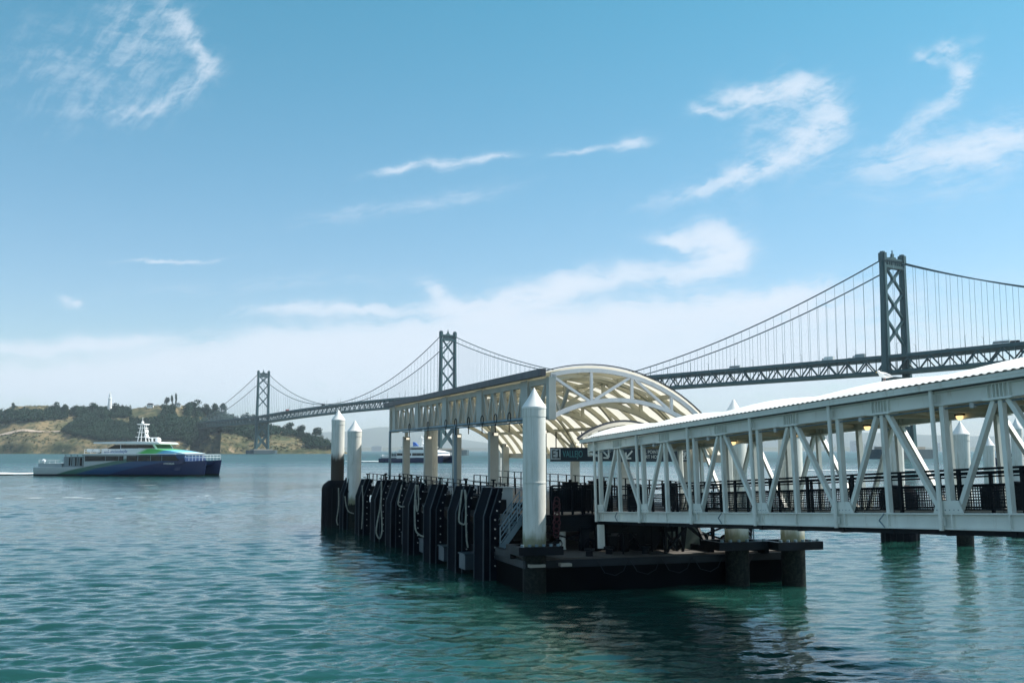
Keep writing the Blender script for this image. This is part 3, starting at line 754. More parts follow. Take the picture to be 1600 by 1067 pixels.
# ================================================================== PILES
def pile_mat(name, zline, zstain=None):
    m = bpy.data.materials.new(name); m.use_nodes = True; t = m.node_tree; y = NX(t); b = t.nodes['Principled BSDF']
    c = y.n('ShaderNodeTexCoord'); P = c.outputs['Object']; z = y.sep(P)[2]
    mp = y.n('ShaderNodeMapping'); t.links.new(P, mp.inputs[0]); mp.inputs['Scale'].default_value = (3, 3, .5)
    n1 = y.noise(mp.outputs[0], 1.6, 6, .65); n2 = y.noise(P, 6, 5, .7)
    col = y.mix(y.ss(n1, .3, .75), (.70, .72, .69, 1), (.58, .60, .56, 1))
    mp3 = y.n('ShaderNodeMapping'); t.links.new(P, mp3.inputs[0]); mp3.inputs['Scale'].default_value = (7, 7, .22)
    n3 = y.noise(mp3.outputs[0], 1.3, 5, .7)
    col = y.mix(y.m('MULTIPLY', y.ss(n3, .50, .72), .55), col, (.34, .33, .27, 1))
    col = y.mix(y.m('MULTIPLY', y.ss(n1, .66, .74), .6), col, (.28, .20, .12, 1))
    zz = y.m('ADD', z, y.m('MULTIPLY', y.m('SUBTRACT', n1, .5), .9))
    low = y.mix(y.ss(n2, .40, .66), (.005, .010, .011, 1), (.022, .028, .024, 1))
    low = y.mix(y.m('MULTIPLY', y.ss(n1, .70, .76), .6), low, (.30, .29, .24, 1))
    if zstain: col = y.mix(y.ss(zz, zstain+.3, zstain-.4), col, (.07, .06, .05, 1))
    grn = y.m('MULTIPLY', y.ss(zz, zline+.75, zline+.25), .8)
    col = y.mix(grn, col, (.14, .15, .06, 1))
    col = y.mix(y.ss(zz, zline+.12, zline-.05), col, low)
    y.put(b.inputs['Base Color'], col); b.inputs['Roughness'].default_value = .6; b.inputs['Specular IOR Level'].default_value = .12
    bn = y.n('ShaderNodeBump'); bn.inputs['Strength'].default_value = .25; bn.inputs['Distance'].default_value = .03; y.put(bn.inputs['Height'], n2); t.links.new(bn.outputs[0], b.inputs['Normal'])
    return m
PM = pile_mat('painted_pile', 1.9); PMS = pile_mat('stained_pile', 2.5, 5.6)
def pile(px, Y, r, tip, label, mat=PM, cone=.88, xy=None, flat=False):
    X = (px-800)/1600*Y*1.0 if xy is None else xy[0]; Y = Y if xy is None else xy[1]
    if xy is None: X = atY(px, 750, Y).x
    t = thing('guide_pile', label, 'pile', (X, Y, 0), 0, 'steel guide piles of the ferry dock')
    sh = tip-cone
    part(MB().lathe([(r,-4),(r,sh-.42),(r*.985,sh-.41),(r*.985,sh-.39),(r*1.03,sh-.38),(r*1.03,sh)], n=40), 'shaft', mat, t)
    part(MB().lathe([(r*1.06,sh-.02),(r*1.06,sh+.05),(r*.5,sh+cone*.52),(.015,sh+cone)], n=40), 'cone_cap', ROOFW, t)
    m_ = MB()
    for z in (sh-3.2, sh-5.6, 4.6): 
        if z > 2: m_.lathe([(r+.004,z),(r+.014,z+.01),(r+.014,z+.03),(r+.004,z+.04)], n=40)
    part(m_, 'weld_seam', mat, t)
    return t
p4 = pile(835, 44.57, .50, 8.72, 'largest white guide pile with a pointed cap, in front of the canopy', xy=(.96, 44.57))
pile(527, 84.3, .53, 9.35, 'slim pile rising from a black rubber ring, stained dark halfway, at the far left end', PMS)
pile(553, 80, .54, 8.35, 'clean white pile beside the stained one at the left end of the dock')
pile(673, 78.6, .52, 8.1, 'white pile under the canopy right behind a grey column', cone=.3)
pile(1149, 46.9, .53, 8.35, 'white pile whose pointed cap pokes above the gangway roof')
pile(1236, 46.9, .53, 7.85, 'white pile with a rust-streaked right side at the right corner of the pontoon')
pile(1401, 70, .52, 7.9, 'white pile standing in a black rubber ring seen through the gangway trusses')
pile(1504, 66, .52, 7.9, 'white pile seen between the last two gangway truss bays under an amber lamp')
pile(1547, 90, .48, 7.3, 'white pile with a ring collar beyond the right end of the gangway')
pile(1592, 82, .42, 8.6, 'slender white pile at the right edge of the picture beyond the gangway')
pile(778, 92, .5, 7.6, 'white pile at the far right corner of the float under the canopy edge')
def donut(px, Y, r, z0, z1, label, r2=None):
    X = atY(px, 750, Y).x; t = thing('ring_fender', label, 'fender', (X, Y, 0), 0, 'black ring fenders around piles')
    part(MB().lathe([(r*.97,-2),(r,z0),(r,z1-.55),(r*.93,z1-.35),(r*.58,z1),(r*.56,z1)], n=36), 'rubber_ring', RUB, t)
    m_ = MB()
    for k in range(18):
        a = k*2*math.pi/18; m_.beam((r*1.0*math.cos(a), r*1.0*math.sin(a), z0), (r*1.0*math.cos(a), r*1.0*math.sin(a), z1-.6), .07, .07)
    part(m_, 'wear_strip', DARK, t)
donut(527, 84.3, 1.22, -.5, 3.6, 'tall black ring fender around the stained pile at the left end')
donut(1403, 70, 1.2, -.5, 3.7, 'black ring fender under the middle of the gangway')
donut(1547, 90, .75, 1.0, 3.2, 'small black ring fender beyond the gangway handrail')
donut(1590, 82, 1.0, -.5, 3.6, 'black ring fender at the right edge behind the gangway mesh')

# ================================================================== FLOATING DOCK (frame: x to the right, y towards the far left end)
CA = math.atan2(.3134, .9496); CO = Vector((1.9, 50, 0))
EX = Vector((.9496, .3134, 0)); EY = Vector((-.3134, .9496, 0))
def cfw(x_, y_, z=0): return CO+EX*x_+EY*y_+Vector((0,0,z))
def cfp(P): r = Vector(P)-CO; return Vector((r.dot(EX), r.dot(EY), P[2]))
def cfpix(px, py, y0):
    d = ray(px, py); t = (CO.dot(EY)+y0)/(d.x*EY.x+d.y*EY.y); return cfp(Vector((d.x*t, d.y*t, CH+d.z*t)))
dock = thing('floating_dock', 'black steel pontoon carrying the ferry platform, low on the green water', 'dock', CO, CA)
hl = MB(); hl.box(-3.0, 10.6, -5.0, 40.0, -1.0, 1.25)
part(hl, 'hull', HULLM, dock)
m_ = MB()
m_.box(-3.1, 10.7, -5.1, -4.96, 1.02, 1.34); m_.box(-3.12, -2.96, -4.95, 40, 1.02, 1.34); m_.box(10.56, 10.72, -4.95, 40, 1.02, 1.34)
part(m_, 'rub_rail', RAILD, dock)
part(MB().box(-2.94, 10.54, -4.94, 39.9, 1.26, 1.40), 'deck', DECKM, dock)
PZ = 3.05
pl = MB(); pl.box(-1.9, 9.2, -2.0, 38.5, PZ-.10, PZ); part(pl, 'platform_floor', DARK, dock)
pl = MB()
for k in range(22): pl.box(-1.9, 9.2, -2.0+k*1.92, -1.85+k*1.92, PZ-.45, PZ-.11)
for xx in (-1.95, 2.0, 5.6, 9.15): pl.box(xx, xx+.16, -2.1, 38.5, PZ-.55, PZ-.09)
part(pl, 'platform_girder', DARK, dock)
for k in range(7):
    for xx in (-1.8, 2.1, 5.7, 9.0):
        y_ = -1.9+k*6.4; q = MB(); q.box(xx-.12, xx+.12, y_-.12, y_+.12, 1.4, PZ-.5); q.box(xx-.25, xx+.25, y_-.25, y_+.25, 1.4, 1.46); part(q, 'platform_post', DARK, dock)
for a, b in ((-1.8, 2.1), (2.1, 5.7), (5.7, 9.0)):
    for s_ in (0, 1):
        q = MB(); q.beam((a+.15, -1.9+.08*s_, 1.5 if s_ else PZ-.6), (b-.15, -1.9+.08*s_, PZ-.6 if s_ else 1.5), .08, .08); part(q, 'platform_brace', DARK, dock)
# platform front apron and railing panels
def railing(par, p, q, h, npost, mesh=True, name='railing', mat=DARK, solid=False, rails=(1.0,.9,.12)):
    p = Vector(p); q = Vector(q); mb = MB(); L = (q-p).length
    for k in range(npost+1):
        c = p.lerp(q, k/npost); mb.beam(c, c+Vector((0,0,h)), .07, .07)
    for r_ in rails: mb.tube([p+Vector((0,0,h*r_)), q+Vector((0,0,h*r_))], .028, 6)
    ob = part(mb, name, mat, par)
    if solid:
        s_ = MB(); 
        for k in range(npost):
            a = p.lerp(q, (k+.06)/npost); b = p.lerp(q, (k+.94)/npost); s_.beam(a+Vector((0,0,h*.5)), b+Vector((0,0,h*.5)), .02, h*.75)
        part(s_, 'infill_panel', mat, ob)
    elif mesh:
        s_ = MB(); n = int(L/.11)
        for k in range(n): c = p.lerp(q, (k+.5)/n); s_.beam(c+Vector((0,0,.12)), c+Vector((0,0,h*.88)), .010, .010)
        for k in range(1, 7): s_.beam(p+Vector((0,0,.12+k*h*.76/7)), q+Vector((0,0,.12+k*h*.76/7)), .010, .010)
        part(s_, 'infill_panel', mat, ob)
    return ob
railing(dock, (-.7,-2.0,PZ), (2.3,-2.0,PZ), 1.35, 6, mesh=True)
railing(dock, (-.7,-1.75,PZ), (1.0,-1.75,PZ), 1.3, 3, solid=True)
railing(dock, (-1.9,1.0,PZ), (-1.9,38,PZ), 1.1, 22, mesh=False, rails=(1,.55))
railing(dock, (9.1,-2,PZ), (9.1,38,PZ), 1.25, 24, mesh=False, rails=(1,.6,.2))
railing(dock, (6.3,-2,PZ), (9.1,-2,PZ), 1.25, 4, mesh=True)
railing(dock, (0.2,8,PZ), (0.2,36,PZ), 1.1, 18, mesh=False, rails=(1,.5))
railing(dock, (4.8,3,PZ), (4.8,30,PZ), 1.1, 16, mesh=False, rails=(1,.5))
ap = MB(); ap.box(-.8, 6.6, -2.16, -2.05, PZ-.75, PZ-.02); part(ap, 'apron_plate', DARK, dock)
# interior dark queue gates / cabinets seen under the canopy
for k, (xx, yy, w, h) in enumerate(((1.2,-.9,.5,1.25),(2.5,0,.6,1.15),(3.6,-1.2,.35,1.3),(4.5,.5,.9,1.1),(6.6,1.0,.7,1.25),(3.0,6,.8,1.2),(5.8,9,1.0,1.15))):
    q = MB(); q.box(xx, xx+w, yy, yy+.35, PZ+.1, PZ+h); q.box(xx-.03, xx+w+.03, yy-.03, yy+.38, PZ+h, PZ+h+.05); q.box(xx+.05, xx+.12, yy+.1, yy+.2, PZ, PZ+.1); q.box(xx+w-.12, xx+w-.05, yy+.1, yy+.2, PZ, PZ+.1)
    q.box(xx+w*.4, xx+w*.6, yy+.1, yy+.2, PZ+h+.05, PZ+h+.18)
    part(q, 'ticket_gate' if k % 2 else 'control_cabinet', DARK, dock)
# stairs (left) behind the big pile
def stairs(par, p, q, w, n, mat=EDGE, railm=EDGE):
    p = Vector(p); q = Vector(q); st = MB(); d = q-p; side = Vector((0, 1, 0))
    for k in range(n): c = p+d*((k+.5)/n); st.box(c.x-abs(d.x)/n*.55, c.x+abs(d.x)/n*.55, c.y, c.y+w, c.z-.03, c.z+.02)
    ob = part(st, 'stair_tread', mat, par)
    for yy in (0, w):
        r_ = MB(); o = side*yy
        r_.beam(p+o, q+o, .06, .26)
        for hh in (.3, .55, .8, 1.05): r_.tube([p+o+Vector((0,0,hh)), q+o+Vector((0,0,hh))], .022, 6)
        for k in range(4): c = p+d*(k/3)+o; r_.beam(c, c+Vector((0,0,1.05)), .05, .05)
        part(r_, 'stair_rail', railm, par)
STB = paint('blue_grey_rail_steel', (.16, .24, .29), .4, .1, metal=.3)
stairs(dock, (-3.0,-1.3,1.45), (-1.75,-1.3,PZ), .9, 8, mat=DARK, railm=STB)
stairs(dock, (8.9,-3.6,1.45), (7.2,-3.6,PZ), .9, 8, mat=DARK, railm=STB)
# collars that hold the piles
def collar(px, py_unused, P, w):
    c = cfp((P[0], P[1], 0)); q = MB()
    q.box(c.x-w, c.x+w, c.y-.88, c.y-.60, 1.62, 1.98); q.box(c.x-w, c.x+w, c.y+.60, c.y+.88, 1.62, 1.98)
    q.box(c.x-w, c.x-w+.28, c.y-.59, c.y+.59, 1.62, 1.98); q.box(c.x+w-.28, c.x+w, c.y-.59, c.y+.59, 1.62, 1.98)
    q.box(c.x-w, c.x+w, c.y-.84, c.y+.84, 1.56, 1.61) if False else None
    q.beam((c.x-.7, c.y+.8, 1.5), (c.x-.7, c.y+3, 1.5), .25, .3); q.beam((c.x+.7, c.y+.8, 1.5), (c.x+.7, c.y+3, 1.5), .25, .3)
    part(q, 'pile_collar', DARK, dock)
    q = MB()
    for k in range(6): q.tube([(c.x-w+.2+k*(2*w-.4)/5, c.y-.74, 1.98), (c.x-w+.2+k*(2*w-.4)/5, c.y-.74, 2.08)], .08, 8)
    part(q, 'roller', STB, dock)
collar(835, 0, (.96, 44.57), 1.0); collar(1149, 0, (10.03, 46.9), 1.25); collar(1236, 0, (12.53, 46.9), 1.15)
# machinery and braces on the lower deck
q = MB(); q.tube([(3.6,-3.2,2.05),(3.6,-1.6,2.05)], .62, 24); q.box(3.1,4.1,-3.0,-1.8,1.4,1.7); part(q, 'winch_drum', DARK, dock)
q = MB(); q.box(4.6,6.4,-2.9,-1.7,1.4,2.5); q.box(4.5,6.5,-3.0,-1.6,2.5,2.56); q.box(4.9,5.2,-2.96,-2.9,1.7,2.2); part(q, 'machinery_box', paint('dull_green_machine', (.12,.16,.14), .5), dock)
q = MB()
for a, b in (((2.2,-2.9,1.4),(4.4,-2.9,2.9)), ((5.0,-3.4,2.9),(7.0,-3.4,1.4)), ((6.2,-4.2,1.4),(6.2,-2.6,2.9)), ((2.4,-3.3,2.9),(2.4,-3.3,1.4)), ((6.9,-3.3,2.9),(6.9,-3.3,1.4)), ((4.4,-3.1,2.9),(4.4,-3.1,1.4))): q.beam(a, b, .12, .12)
part(q, 'support_frame', DARK, dock)
for k, (xx, yy) in enumerate(((.1,-4.5),(1.3,-3.9),(2.9,-4.3),(7.9,-4.2),(8.4,-4.4),(7.5,-4.5),(10,-4.3))):
    q = MB(); q.lathe([(.16,1.4),(.16,1.62),(.24,1.64),(.24,1.72),(.1,1.74)], xx, yy, 12); part(q, 'mooring_bollard', DARK, dock)
rk = random.Random(21)
for k in range(26):
    xx = rk.uniform(.2, 9.6); yy = rk.uniform(-4.5, -2.3); w = rk.uniform(.12, .5); h = rk.uniform(.25, 1.15)
    q = MB(); typ = k % 4
    if typ == 0: q.box(xx, xx+w, yy, yy+.3, 1.4, 1.4+h); q.box(xx-.03, xx+w+.03, yy-.03, yy+.33, 1.4+h+.002, 1.43+h); nm = 'utility_box'
    elif typ == 1: q.tube([(xx, yy, 1.4), (xx, yy, 1.4+h), (xx+.2, yy, 1.5+h), (xx+.2, yy, 2.9)], .04, 6); nm = 'conduit'
    elif typ == 2: q.beam((xx, yy, 1.4), (xx+rk.uniform(-1.2, 1.2), yy, 2.7), .09, .09); q.beam((xx, yy, 1.4), (xx, yy, 2.9), .1, .1); nm = 'knee_brace'
    else:
        q.tube([(xx+.26*math.cos(a), yy, 1.7+.26*math.sin(a)) for a in np.linspace(0, 6.28, 17)], .07, 8); nm = 'tyre_bumper'
    part(q, nm, DARK if typ != 3 else RUB, dock)
for k in range(5):
    q = MB(); xx = .2+k*1.55; q.tube([(xx, -5.2, 1.25), (xx+.3, -5.24, .75), (xx+.8, -5.25, .62), (xx+1.2, -5.22, .8), (xx+1.45, -5.18, 1.25)], .02, 6); part(q, 'chain', RAILD, dock)
# white pedestal, cabinet, hose bundle
P = atZ(879, 858, 1.45)
t = thing('white_pedestal', 'white pipe pedestal with a small cap standing on the near deck edge', 'pedestal', P, .1)
part(MB().lathe([(.17,0),(.17,.05),(.15,.06),(.15,.95),(.19,1.0),(.19,1.06),(.06,1.1),(.06,1.25)], n=16), 'pipe', WHITE, t)
part(MB().tube([(0,0,1.1),(.28,0,1.12),(.34,0,1.0)], .035, 8), 'valve_arm', STB, t)
part(MB().tube([(.2*math.cos(a)-.25, -.2, .28+.2*math.sin(a)) for a in np.linspace(0, 6.283, 17)], .025, 6), 'hose_loop', DARK, t)
c = cfpix(769, 790, .8)
t = thing('equipment_cabinet', 'pale grey cabinet with a dark green door behind the nearest black fender', 'cabinet', cfw(c.x, .8, 2.45), CA)
part(MB().box(-.05, 1.05, 0, .7, 0, 1.75), 'housing', GREYP, t); part(MB().box(.02, .4, -.03, -.003, .05, 1.1), 'door', paint('dark_green_door', (.02,.05,.045), .4), t)
part(MB().box(-.12, 1.12, -.06, .76, 1.752, 1.80), 'roof', GREYP, t); part(MB().box(-.05, 1.05, 0, .7, -1.04, -.003), 'stand', DARK, t)
P = atZ(860, 792, 3.3)
t = thing('hose_bundle', 'dark red coiled hose hanging on the platform rail right of the largest pile', 'hose', cfw(-.62, -2.25, 3.0), CA)
q = MB()
for k in range(7):
    rr = .13+.02*(k % 3); zc = -.75+k*.24
    q.tube([(rr*math.cos(a)+.02*math.sin(5*a+k), -.05-.03*k % .1, zc+rr*1.6*math.sin(a)) for a in np.linspace(0, 6.283, 15)], .03, 6)
part(q, 'hose', RED, t); part(MB().tube([(0,.02,.95),(0,.02,1.1),(0,.24,1.12)], .02, 6), 'hook', DARK, t)

# ---- slab fenders along the berth side
FLAB = ['largest and nearest black slab fender, with a column of bolts', 'second black slab fender from the near end, with a big rope loop beside it', 'third black slab fender from the near end', 'fourth black slab fender, in the middle of the row under a grey column',
        'fifth black slab fender counted from the near end', 'sixth black slab fender counted from the near end, with a long hanging rope', 'seventh black slab fender, next to the clean white pile', 'last black slab fender, beside the black rubber ring']
FX = [(-3.33,-.01),(-3.60,3.9),(-3.85,8.2),(-4.0,12.9),(-4.06,17.7),(-4.19,22.3),(-4.33,27.6),(-4.55,33.4)]
for k, (fx, fy) in enumerate(FX):
    hgt = 4.25-.05*k; kn = 2.95-.04*k
    t = thing('slab_fender', FLAB[k], 'fender', cfw(fx, fy, 0), CA, 'black slab fenders along the berth')
    w = .62; ln = .75
    prof = [(-.3,-1.5),(-.3,kn),(.12,hgt),(.62,hgt+.02),(.62,hgt-.12),(.42,kn-.1),(.42,-1.5)]
    part(MB().extr(prof, -ln, ln), 'slab', NAVYD, t)
    e = MB()
    for yy in (-ln-.02, ln+.02):
        for dx_ in (-.32, .0):
            e.beam((dx_, yy, -.8), (dx_, yy, kn), .05, .05); e.beam((dx_, yy, kn), (dx_+.42, yy, hgt), .05, .05)
    part(e, 'edge_angle', EDGE, t)
    bt = MB()
    for j in range(9):
        z = .7+j*.42; xx = .24 if z < kn else .24+(z-kn)*.33
        bt.tube([(xx, -ln-.06, z), (xx, -ln+.0, z)], .035, 8)
    part(bt, 'bolt', GREYP, t)
    br = MB(); br.extr([(.43, kn-.3), (.43, .2), (1.5, .2), (1.5, 1.35)], -.5, -.3); br.extr([(.43, kn-.3), (.43, .2), (1.5, .2), (1.5, 1.35)], .3, .5)
    br.box(.43, .95, -.3, .3, kn+.1, kn+.75); br.beam((.5,0,1.6),(1.7,0,1.6),.4,.3)
    part(br, 'gusset', DARK, t)
    tp = MB(); tp.lathe([(.12, hgt+.0), (.05, hgt+.06), (.05, hgt+.32), (.13, hgt+.34), (.13, hgt+.4)], .4, 0, 8); tp.beam((.2,-.5,hgt+.12),(.2,.5,hgt+.12),.06,.06)
    part(tp, 'top_cleat', DARK, t)
# pale ledges between the fenders + ladder + near ledge
for k in range(7):
    fy = (FX[k][1]+FX[k+1][1])/2
    q = MB(); q.box(-3.9, -3.02, fy-.5, fy+.6, .3, 1.0); q.box(-3.95, -3.02, fy-.55, fy+.65, 1.0, 1.06)
    part(q, 'side_ledge', EDGE, dock)
for a_, b_ in ((-3.0,-2.3),(-1.6,-1.1)):
    q = MB(); q.box(a_,b_,-5.45,-5.11,1.1,1.22); part(q, 'near_ledge', CONC, dock)
q = MB()
for s_ in (0, .45): q.tube([(-2.9, 7.6+s_, 0), (-2.9, 7.6+s_, 4)], .03, 6)
for j in range(11): q.tube([(-2.9, 7.6, .4+j*.33), (-2.9, 8.05, .4+j*.33)], .02, 6)
part(q, 'ladder', GREYP, dock)
for j in range(26):   # small dark fittings on the walkway edge
    yy = random.uniform(1, 36); q = MB(); h = random.uniform(.3, 1.2); xx = random.uniform(-2.6, -1.4)
    q.lathe([(.05, PZ-.1), (.04, PZ+h), (.12, PZ+h+.02), (.12, PZ+h+.1), (.03, PZ+h+.12)], xx, yy, 6); part(q, 'deck_fitting', DARK, dock)
for j in range(5): q = MB(); yy = 2.5+j*6.6; q.box(-2.4, -.6, yy, yy+2.2, PZ, PZ+.35+.2*(j % 2)); q.box(-2.0, -1.0, yy+.4, yy+1.4, PZ+.36+.2*(j % 2), PZ+.8); part(q, 'boarding_ramp', DARK, dock)
# hanging ropes
def rope(pts, Yd, label, r=.04):
    W = [atY(a, b, Yd) for a, b in pts]
    # Catmull-Rom
    out = []
    for i in range(len(W)-1):
        p0 = W[max(0,i-1)]; p1 = W[i]; p2 = W[i+1]; p3 = W[min(len(W)-1,i+2)]
        for s_ in range(6):
            u = s_/6; out.append(.5*((2*p1)+(p2-p0)*u+(2*p0-5*p1+4*p2-p3)*u*u+(3*p1-p0-3*p2+p3)*u**3))
    out.append(W[-1]); tag(MB().tube(out, r, 6).build('hanging_rope', ROPE, org=out[0]), label, 'rope', 'ropes hanging between the fenders')
rope([(722,765),(719,790),(717,812),(721,818),(727,816),(728,790),(726,766),(728,775),(728,800),(729,840),(731,855)], 49.6, 'longest pale rope loop hanging from the second fender', .045)
rope([(650,757),(648,790),(649,825),(655,835),(662,838)], 53.4, 'pale rope falling from between the third and fourth fenders and swinging right', .045)
rope([(653,757),(654,780),(653,796),(651,797),(650,780)], 53.6, 'short rope loop beside the third fender', .035)
rope([(628,757),(624,775),(622,787),(626,791),(632,791)], 58.5, 'curled rope end beside the ladder in the middle of the row', .04)
rope([(596,752),(595,785),(588,825),(590,838),(594,840),(597,825),(595,785)], 63.0, 'long narrow rope loop between the fifth and sixth fenders', .045)
rope([(566,758),(567,785),(566,812),(565,826)], 70, 'straight rope hanging on the sixth fender', .04)
rope([(539,775),(541,790),(545,799),(553,802)], 77, 'slack rope sagging left of the clean white pile', .045)
rope([(529,762),(529,790),(526,812),(528,820)], 78, 'rope hanging down the black ring fender', .045)

# ================================================================== CANOPY
can = thing('dock_canopy', 'arched white canopy with cream underside and tan ribs over the ferry dock', 'canopy', CO, CA)
CL = 38.7; CW = 10.2
def arc(pts, x_): return lerp(pts, x_)
def circ(x0, z0, xa, za, x1, z1):
    ax, ay, bx, by, cx_, cy = x0, z0, xa, za, x1, z1
    dd = 2*(ax*(by-cy)+bx*(cy-ay)+cx_*(ay-by))
    ux = ((ax*ax+ay*ay)*(by-cy)+(bx*bx+by*by)*(cy-ay)+(cx_*cx_+cy*cy)*(ay-by))/dd
    uy = ((ax*ax+ay*ay)*(cx_-bx)+(bx*bx+by*by)*(ax-cx_)+(cx_*cx_+cy*cy)*(bx-ax))/dd
    r_ = math.hypot(ax-ux, ay-uy); return lambda X_: uy+math.sqrt(max(0, r_*r_-(X_-ux)**2))
ztop = circ(-.2, 9.85, 4.64, 9.83, 8.11, 7.89)
zbot = circ(0, 7.62, 3.9, 8.50, 6.75, 7.81)
def roof_surface(dz0, dz1, y0, y1, xa, xb, name, mat, n=28, ny=20, rnd_=0):
    vs = []; fs = []
    for j in range(ny+1):
        for i in range(n+1):
            X_ = xa+(xb-xa)*i/n; z = ztop(X_)
            vs.append((X_, y0+(y1-y0)*j/ny, z+dz0)); vs.append((X_, y0+(y1-y0)*j/ny, z+dz1))
    w = 2*(n+1)
    for j in range(ny):
        for i in range(n):
            a = j*w+2*i; fs += [(a, a+2, a+w+2, a+w), (a+1, a+w+1, a+w+3, a+3)]
        a = j*w; fs.append((a, a+w, a+w+1, a+1)); a = j*w+2*n; fs.append((a, a+1, a+w+1, a+w))
    for i in range(n):
        a = 2*i; fs.append((a, a+1, a+3, a+2)); a = ny*w+2*i; fs.append((a, a+2, a+3, a+1))
    return part(MB().add(vs, fs), name, mat, can)
XR = 9.75
def roof_sheet(dz, y0, y1, xa, xb, name, mat, n=28):
    vs = []; fs = []
    for j in (0, 1):
        for i in range(n+1): X_ = xa+(xb-xa)*i/n; vs.append((X_, (y0, y1)[j], ztop(X_)+dz))
    for i in range(n): fs.append((i, i+1, n+2+i, n+1+i))
    return part(MB().add(vs, fs), name, mat, can)
roof_sheet(0, -.14, CL+.3, -.32, XR+.1, 'roof_skin', CREAMT)
roof_surface(.035, .085, -.18, -.08, -.36, XR+.12, 'roof_rim', DARKRIM, ny=1)
roof_surface(.065, .11, CL+.1, CL+.34, -.36, XR+.12, 'roof_rim', DARKRIM, ny=1)
q = MB(); q.box(-.62, -.33, -.2, CL+.2, 9.62, 9.97); part(q, 'roof_gutter', DARKRIM, can)
q = MB(); q.box(XR-.1, XR+.2, 0, CL, ztop(XR)-.5, ztop(XR)-.1); part(q, 'eave_beam', WHITE2, can)
def arch(mb, f, x0, x1, y_, w, h, n=18):
    for i in range(n):
        a = x0+(x1-x0)*i/n; b = x0+(x1-x0)*(i+1)/n; mb.beam((a, y_, f(a)), (b+.01, y_, f(b+.01)), w, h)
def frame(y_, name, mat, w=.2, tk=1.0):
    mb = MB(); top_ = lambda X_: ztop(X_)-.22
    arch(mb, top_, .0, XR, y_, w, .26*tk); arch(mb, zbot, 0, 8.2, y_, w, .26*tk)
    for X_ in (2.14, 4.33, 6.52): mb.beam((X_, y_, zbot(X_)+.1), (X_, y_, top_(X_)-.1), w*.7, .15*tk, up=(0,1,0))
    for a, b in ((.1, 2.0), (4.2, 2.3), (4.5, 6.35)): mb.beam((a, y_, top_(a)-.1), (b, y_, zbot(b)+.1), .13, .13, up=(0,1,0))
    mb.beam((.1, y_, 7.62), (.1, y_, 9.72), .26, w)
    return part(mb, name, mat, can)
GW_ = paint('sunlit_gable_white', (.84, .80, .79), .45, .04, dirt=(.5,.48,.44), dirt_amt=.25)  # lighter white for the gable: its sunlight is put into the colour
frame(.0, 'gable_truss', GW_, .2, .8)
for y_ in (3.6, 11.9, 20.2, 28.5, 36.8): frame(y_, 'arch_truss', RIB, .24)
# ribs along the roof: arches every 2.07 m and crossing diagonals
zr = lambda X_: ztop(X_)-.18
ys = [1.6, 5.7, 7.8, 9.9, 14.0, 16.1, 18.2, 22.3, 26.4, 30.6, 32.6, 34.7]
for y_ in ys:
    mb = MB(); arch(mb, zr, .1, XR, y_, .11, .22, 20); part(mb, 'roof_rib', RIB, can)
fy = [0, 3.6, 11.9, 20.2, 28.5, 36.8]
for a, b in zip(fy, fy[1:]):
    for s_ in (0, 1):
        y0, y1 = (a, b) if s_ else (b, a); mb = MB(); n = 16
        for i in range(n):
            xa = .1+(XR-.1)*i/n; xb = .1+(XR-.1)*(i+1)/n
            mb.beam((xa, y0+(y1-y0)*i/n, zr(xa)-.28), (xb, y0+(y1-y0)*(i+1)/n, zr(xb)-.28), .12, .16)
        part(mb, 'diagonal_rib', RIB, can)
for X_ in (2.14, 4.33, 6.52, 8.3):
    mb = MB(); mb.box(X_-.08, X_+.08, .1, CL, ztop(X_)-.42, ztop(X_)-.2); part(mb, 'purlin', RIB, can)
# side truss facing the berth
q = MB(); q.box(-.08, .14, .12, CL, 9.28, 9.56); part(q, 'top_chord', FRAMEG, can)
q = MB(); q.box(-.08, .12, .12, CL, 7.55, 7.67); part(q, 'bottom_chord', FRAMEG, can)
for k, y_ in enumerate([0.05, 3.6, 11.9, 20.2, 28.5, 36.8, 38.4]):
    w = .55 if k not in (0, 6) else .2
    q = MB(); q.box(-.16, .2, y_-w, y_+w, 7.5, 9.6); part(q, 'truss_post', FRAMEG, can)
q0 = 0
for a, b in zip([0.05,3.6,11.9,20.2,28.5,36.8], [3.6,11.9,20.2,28.5,36.8,38.4]):
    n = max(1, round((b-a-1.1)/1.7)); mb = MB(); lo, hi = a+.55, b-.55
    for k in range(n):
        y0 = lo+(hi-lo)*k/n; y1 = lo+(hi-lo)*(k+1)/n; ym = (y0+y1)/2
        mb.beam((.02, y0+.1, 9.3), (.02, ym, 7.66), .17, .17); mb.beam((.02, ym, 7.66), (.02, y1-.1, 9.3), .17, .17); mb.beam((.02, y1, 7.66), (.02, y1, 9.3), .12, .12)
        mb.beam((1.2, y0, 9.2), (1.2, ym, 7.9), .13, .13); mb.beam((1.2, ym, 7.9), (1.2, y1, 9.2), .13, .13)
        mb.beam((1.3, y0+.3, 7.9), (.05, ym+.3, 7.7), .1, .1)
    part(mb, 'truss_web', FRAMEG, can)
